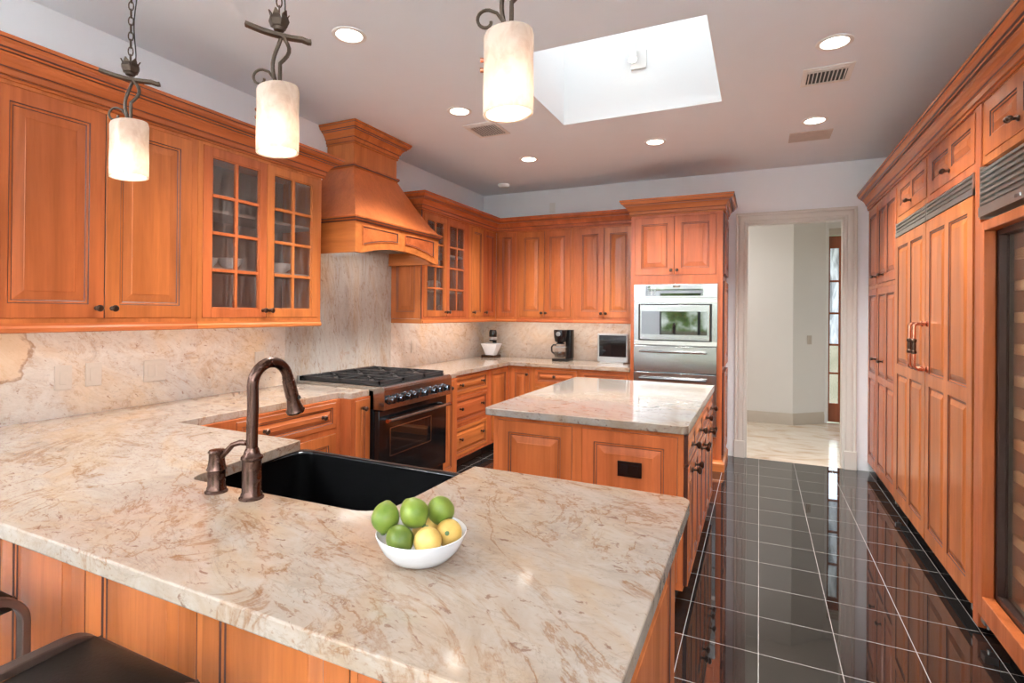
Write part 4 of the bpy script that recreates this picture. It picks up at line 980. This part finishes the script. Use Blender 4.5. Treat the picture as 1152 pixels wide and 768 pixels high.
# ------------------------------------------------------------------ pendants
def pendant(x, y, label, first=None):
    if first is not None:
        r = dup(first); r.location = (x, y, 0); r['label'] = label
    else:
        r = thing('pendant_lamp', label, 'pendant lamp', (x, y, 0), 0, 'pendant lamps over the peninsula')
        LD = Vector((-.90, -.42, 0)); XD = Vector((.67, .74, 0)); ND = Vector((-.74, .67, 0))
        b = MB(); N = 40; zb, zt = 1.885, 2.070; R_ = .0565
        def ring(rad, z, dz=0):
            L = []
            for k in range(N):
                a = 2*PI*k/N; q = rad*(1+.02*math.sin(2*a+1)+.012*math.sin(5*a)); L.append((q*math.cos(a), q*math.sin(a), z+dz*math.cos(a-.5)))
            return L
        lp = [ring(R_-.006, zb, .004), ring(R_, zb-.002, .004), ring(R_*1.01, zb+.05), ring(R_*.985, zb+.12), ring(R_, zt-.01, .004), ring(R_-.003, zt, .006), ring(R_*.6, zt+.004, .004), ring(.012, zt+.004),
              ring(.012, zt-.002), ring(R_*.6, zt-.002, .004), ring(R_-.008, zt-.010, .004), ring(R_-.006, zb+.12), ring(R_-.006, zb+.05)]
        lp.append(lp[0]); b.loops(lp, False, False); s = b.build('shade', SHADE, r, angle=60)
        for z in (1.985, 2.008):
            b = MB(); p_ = LD*(R_+.001); b.tube([p_+Vector((0, 0, z)), p_+LD*.008+Vector((0, 0, z))], .0055, 10); b.build('stud', COPPER, s)
        b = MB(); b.lathe([(.0, 1.915), (.012, 1.920), (.017, 1.94), (.012, 1.962), (.009, 1.975)], (0, 0, 0), 16); b.build('bulb', LAMP, r)
        b = MB(); b.lathe([(.014, 1.976), (.014, 2.02), (.018, 2.03), (.018, 2.074), (.010, 2.084), (0, 2.085)], (0, 0, 0), 16); b.build('socket', FORGED, r)
        b = MB(); s1 = []; s2 = []
        for i in range(13):
            f = i/12; z = 2.078+f*.147; k = math.sin(f*PI)**1
            s1.append(XD*(-.004-.012*math.sin(f*4.2))+ND*.006+Vector((0, 0, z))); s2.append(XD*(.004+.024*max(0, math.sin((f-.42)*5.4)) if f > .42 else .004)+ND*-.006+Vector((0, 0, z)))
        b.tube(s1, .0055, 8); b.tube(s2, .0055, 8); b.build('stem', FORGED, r)
        b = MB(); pts = [LD*.006+Vector((0, 0, 2.078)), LD*.014+Vector((0, 0, 2.098)), LD*.028+Vector((0, 0, 2.117))]
        for i in range(18):
            a = PI*.42+i*(PI*1.55)/17; q = .026-.0009*i
            pts.append(LD*(.052-q*math.cos(a))+Vector((0, 0, 2.098+q*math.sin(a))))
        b.tube(pts, .0038, 8); b.build('scroll', FORGED, r)
        b = MB(); pts = [XD*(u*.088)+Vector((0, 0, 2.222+.010*u*u-.006*u-(.006 if u > .8 else 0))) for u in (-1, -.75, -.5, -.2, .1, .4, .7, .9, 1)]
        b.bar(pts, .010, .006, ND); b.build('crossbar', FORGED, r, bevel=.002)
        b = MB()
        for k in range(6):
            a = k*PI/3; d_ = Vector((math.cos(a), math.sin(a), 0)); sd = Vector((-d_.y, d_.x, 0))
            pp = [(.006, 2.238, .006), (.020, 2.246, .012), (.026, 2.262, .013), (.023, 2.276, .009), (.029, 2.288, .002)]
            L = [[d_*rd+sd*wd+Vector((0, 0, z)), d_*rd-sd*wd+Vector((0, 0, z)), d_*(rd-.003)-sd*wd+Vector((0, 0, z)), d_*(rd-.003)+sd*wd+Vector((0, 0, z))] for rd, z, wd in pp]
            b.loops(L)
        b.lathe([(.0, 2.232), (.014, 2.236), (.018, 2.246), (.010, 2.262), (.004, 2.28)], (0, 0, 0), 14); b.build('flower_cup', FORGED, r)
        b = MB(); z = 2.276; k = 0
        while z < H-.035:
            d_ = XD if k % 2 else ND; pts = []
            for i in range(15):
                a = 2*PI*i/14; pts.append(d_*(.0072*math.cos(a))+Vector((0, 0, z+.0165+.0155*math.sin(a))))
            b.tube(pts, .0021, 6); z += .0262; k += 1
        b.build('chain', FORGED, r)
        b = MB(); b.tube([XD*(.012+.004*math.sin(i*.9))+ND*.003*math.cos(i*1.3)+Vector((0, 0, 2.25+i*.0298)) for i in range(21)], .0022, 6); b.build('wire', BLACKM, r)
        b = MB(); b.lathe([(.060, H-.001), (.060, H-.008), (.045, H-.022), (.012, H-.030), (.008, H-.036)], (0, 0, 0), 24); b.build('canopy', FORGED, r)
    l = bpy.data.lights.new('pendant_bulb', 'POINT'); l.energy = 1.8; l.color = (1, .86, .68); l.shadow_soft_size = .02
    lo = bpy.data.objects.new('pendant_bulb', l); C.objects.link(lo); lo.location = (x, y, 1.925)
    return r
p1 = pendant(-1.975, 1.10, 'alabaster pendant lamp hanging before the solid-door upper cabinet')
pendant(-1.263, 1.10, 'alabaster pendant lamp in the middle of the row of three', p1)
pendant(-.527, 1.10, 'alabaster pendant lamp nearest the skylight', p1)

# ------------------------------------------------------------------ ceiling fittings
DL = [(-1.956, 2.15, 'recessed ceiling light nearest the middle pendant lamp'), (-1.963, 3.29, 'recessed ceiling light between the hood and the ceiling vent'), (-1.974, 4.582, 'recessed ceiling light near the smoke detector'),
      (-.802, 4.538, 'recessed ceiling light in front of the tall oven cabinet'), (.352, 3.257, 'recessed ceiling light beside the dark ceiling vent near the refrigerator'), (.363, 4.507, 'recessed ceiling light next to the flat ceiling panel near the doorway')]
first = None
for x, y, lab in DL:
    if first is None:
        first = thing('recessed_light', lab, 'ceiling light', (x, y, H), 0, 'recessed ceiling lights')
        b = MB(); b.lathe([(.088, 0), (.088, -.004), (.078, -.007), (.068, -.005), (.066, -.001)], (0, 0, 0), 32, cap0=True, cap1=False); b.build('trim_ring', WPL, first)
        b = MB(); b.lathe([(.066, -.0012), (.058, -.003), (.0, -.003)], (0, 0, 0), 32); b.build('lens', LAMP, first)
    else:
        q = dup(first); q.location = (x, y, H); q['label'] = lab
    l = bpy.data.lights.new('downlight', 'SPOT'); l.energy = 102; l.color = (.97, .955, .93); l.spot_size = math.radians(115); l.spot_blend = .8; l.shadow_soft_size = .16
    lo = bpy.data.objects.new('downlight', l); C.objects.link(lo); lo.location = (x, y, H-.012)
def vent(x0, x1, y0, y1, label, slat_dir):
    r = thing('ceiling_vent', label, 'vent', ((x0+x1)/2, (y0+y1)/2, H))
    w2, h2 = (x1-x0)/2, (y1-y0)/2; b = MB(); f = .028
    b.box(-w2, w2, -h2, -h2+f, -.006, 0); b.box(-w2, w2, h2-f, h2, -.006, 0); b.box(-w2, -w2+f, -h2+f, h2-f, -.006, 0); b.box(w2-f, w2, -h2+f, h2-f, -.006, 0); b.build('frame', WPL, r, bevel=.002)
    b = MB(); b.box(-w2+f, w2-f, -h2+f, h2-f, -.0012, -.0002); b.build('duct', BLACKM, r)
    b = MB(); n = 10
    for k in range(n):
        c_ = -w2+f+(2*w2-2*f)*(k+.5)/n; b.box(c_-.0025, c_+.0025, -h2+f, h2-f, -.010, -.0013)
    b.box(-w2+f, w2-f, -h2+f-.001, -h2+f+.03, -.010, -.0015) 
    b.build('louvres', WPL, r)
vent(-2.10, -1.825, 3.555, 3.86, 'white ceiling vent between the hood and the skylight', 'x')
vent(.225, .49, 3.545, 3.81, 'dark-slatted ceiling vent above the walkway by the refrigerator', 'y')
b = MB(); b.box(-.15, .15, -.12, .12, -.008, 0); tag(b.build('ceiling_panel', noisy('ceiling_panel_paint', (.62, .57, .54), .8), loc=(.36, 4.87, H), bevel=.003), 'flat painted rectangular ceiling panel near the doorway', 'panel')
b = MB(); b.lathe([(.065, 0), (.065, -.012), (.055, -.028), (.03, -.032), (0, -.032)], (0, 0, 0), 28); tag(b.build('smoke_detector', WPL, loc=(-2.62, 5.38, H), angle=50), 'round white smoke detector on the ceiling in the far corner', 'smoke detector')
ws = thing('well_spotlight', 'small white spotlight fixed to the skylight well wall', 'spotlight', (-.80, SY1-.0045, 3.25))
b = MB(); b.box(-.055, .055, -.018, 0, -.055, .075); b.build('back_plate', WPL, ws, bevel=.002)
b = MB(); b.tube([(-.035, -.05, .115), (-.035, -.055, .06), (-.03, -.075, -.01)], [.024, .026, .034], 16); b.tube([(-.03, -.016, .03), (-.033, -.06, .05)], .008, 8); b.build('lamp_head', WPL, ws)
b = MB(); b.tube([(-.03, -.0755, -.0105), (-.0298, -.0762, -.0125)], .029, 16); b.build('lens', LAMP, ws)

# ------------------------------------------------------------------ bar stools
def stool(x0, x1, y0, y1, label, first=None):
    if first is not None:
        r = dup(first); r.location = (x0, y1, 0); r['label'] = label; return r
    r = thing('bar_stool', label, 'stool', (x0, y1, 0), 0, 'stools tucked under the peninsula'); W, D, z = x1-x0, y1-y0, .655
    b = MB(); lp = []
    for yy, zz, tk_ in [(-D, z-.002, .030), (-D+.012, z+.006, .036), (-D+.05, z+.006, .040), (-D*.5, z+.001, .040), (-.05, z+.005, .040), (-.012, z+.003, .036), (.004, z-.008, .026)]:
        lp.append([(.017, yy, zz-tk_), (.017, yy, zz-.006), (.024, yy, zz), (W-.024, yy, zz), (W-.017, yy, zz-.006), (W-.017, yy, zz-tk_)])
    b.loops(lp); b.build('seat', SEAT, r, angle=50)
    b = MB(); b.tube([(.026, .000, z-.004), (.026, -D, z-.001)], .004, 6); b.tube([(W-.026, .000, z-.004), (W-.026, -D, z-.001)], .004, 6); b.build('seat_piping', SFRAME, r)
    def uframe(x, nm):
        b = MB(); R_ = .075; top = z+.010; pts = [(x, .012, .004)]
        for i in range(9): a = i*PI/16; pts.append((x, .012-R_+R_*math.cos(a), top-R_+R_*math.sin(a)))
        for i in range(9): a = PI/2+i*PI/16; pts.append((x, -D-.012+R_+R_*math.cos(a), top-R_+R_*math.sin(a)))
        pts.append((x, -D-.012, .004))
        b.bar(pts, .016, .010, (1, 0, 0)); b.build(nm, SFRAME, r, bevel=.003)
    uframe(.006, 'side_frame'); uframe(W-.006, 'side_frame')
    b = MB(); b.box(.0, W, -.005, .020, .22, .245); b.box(0, W, -D-.02, -D+.005, .22, .245); b.build('footrest', SFRAME, r, bevel=.003)
    return r
s1 = stool(-1.435, -1.035, .345, .735, 'brown leather bar stool nearest the end of the peninsula')
stool(-2.185, -1.785, .345, .735, 'brown leather bar stool farther from the peninsula end, only its bent frame corner showing', s1)
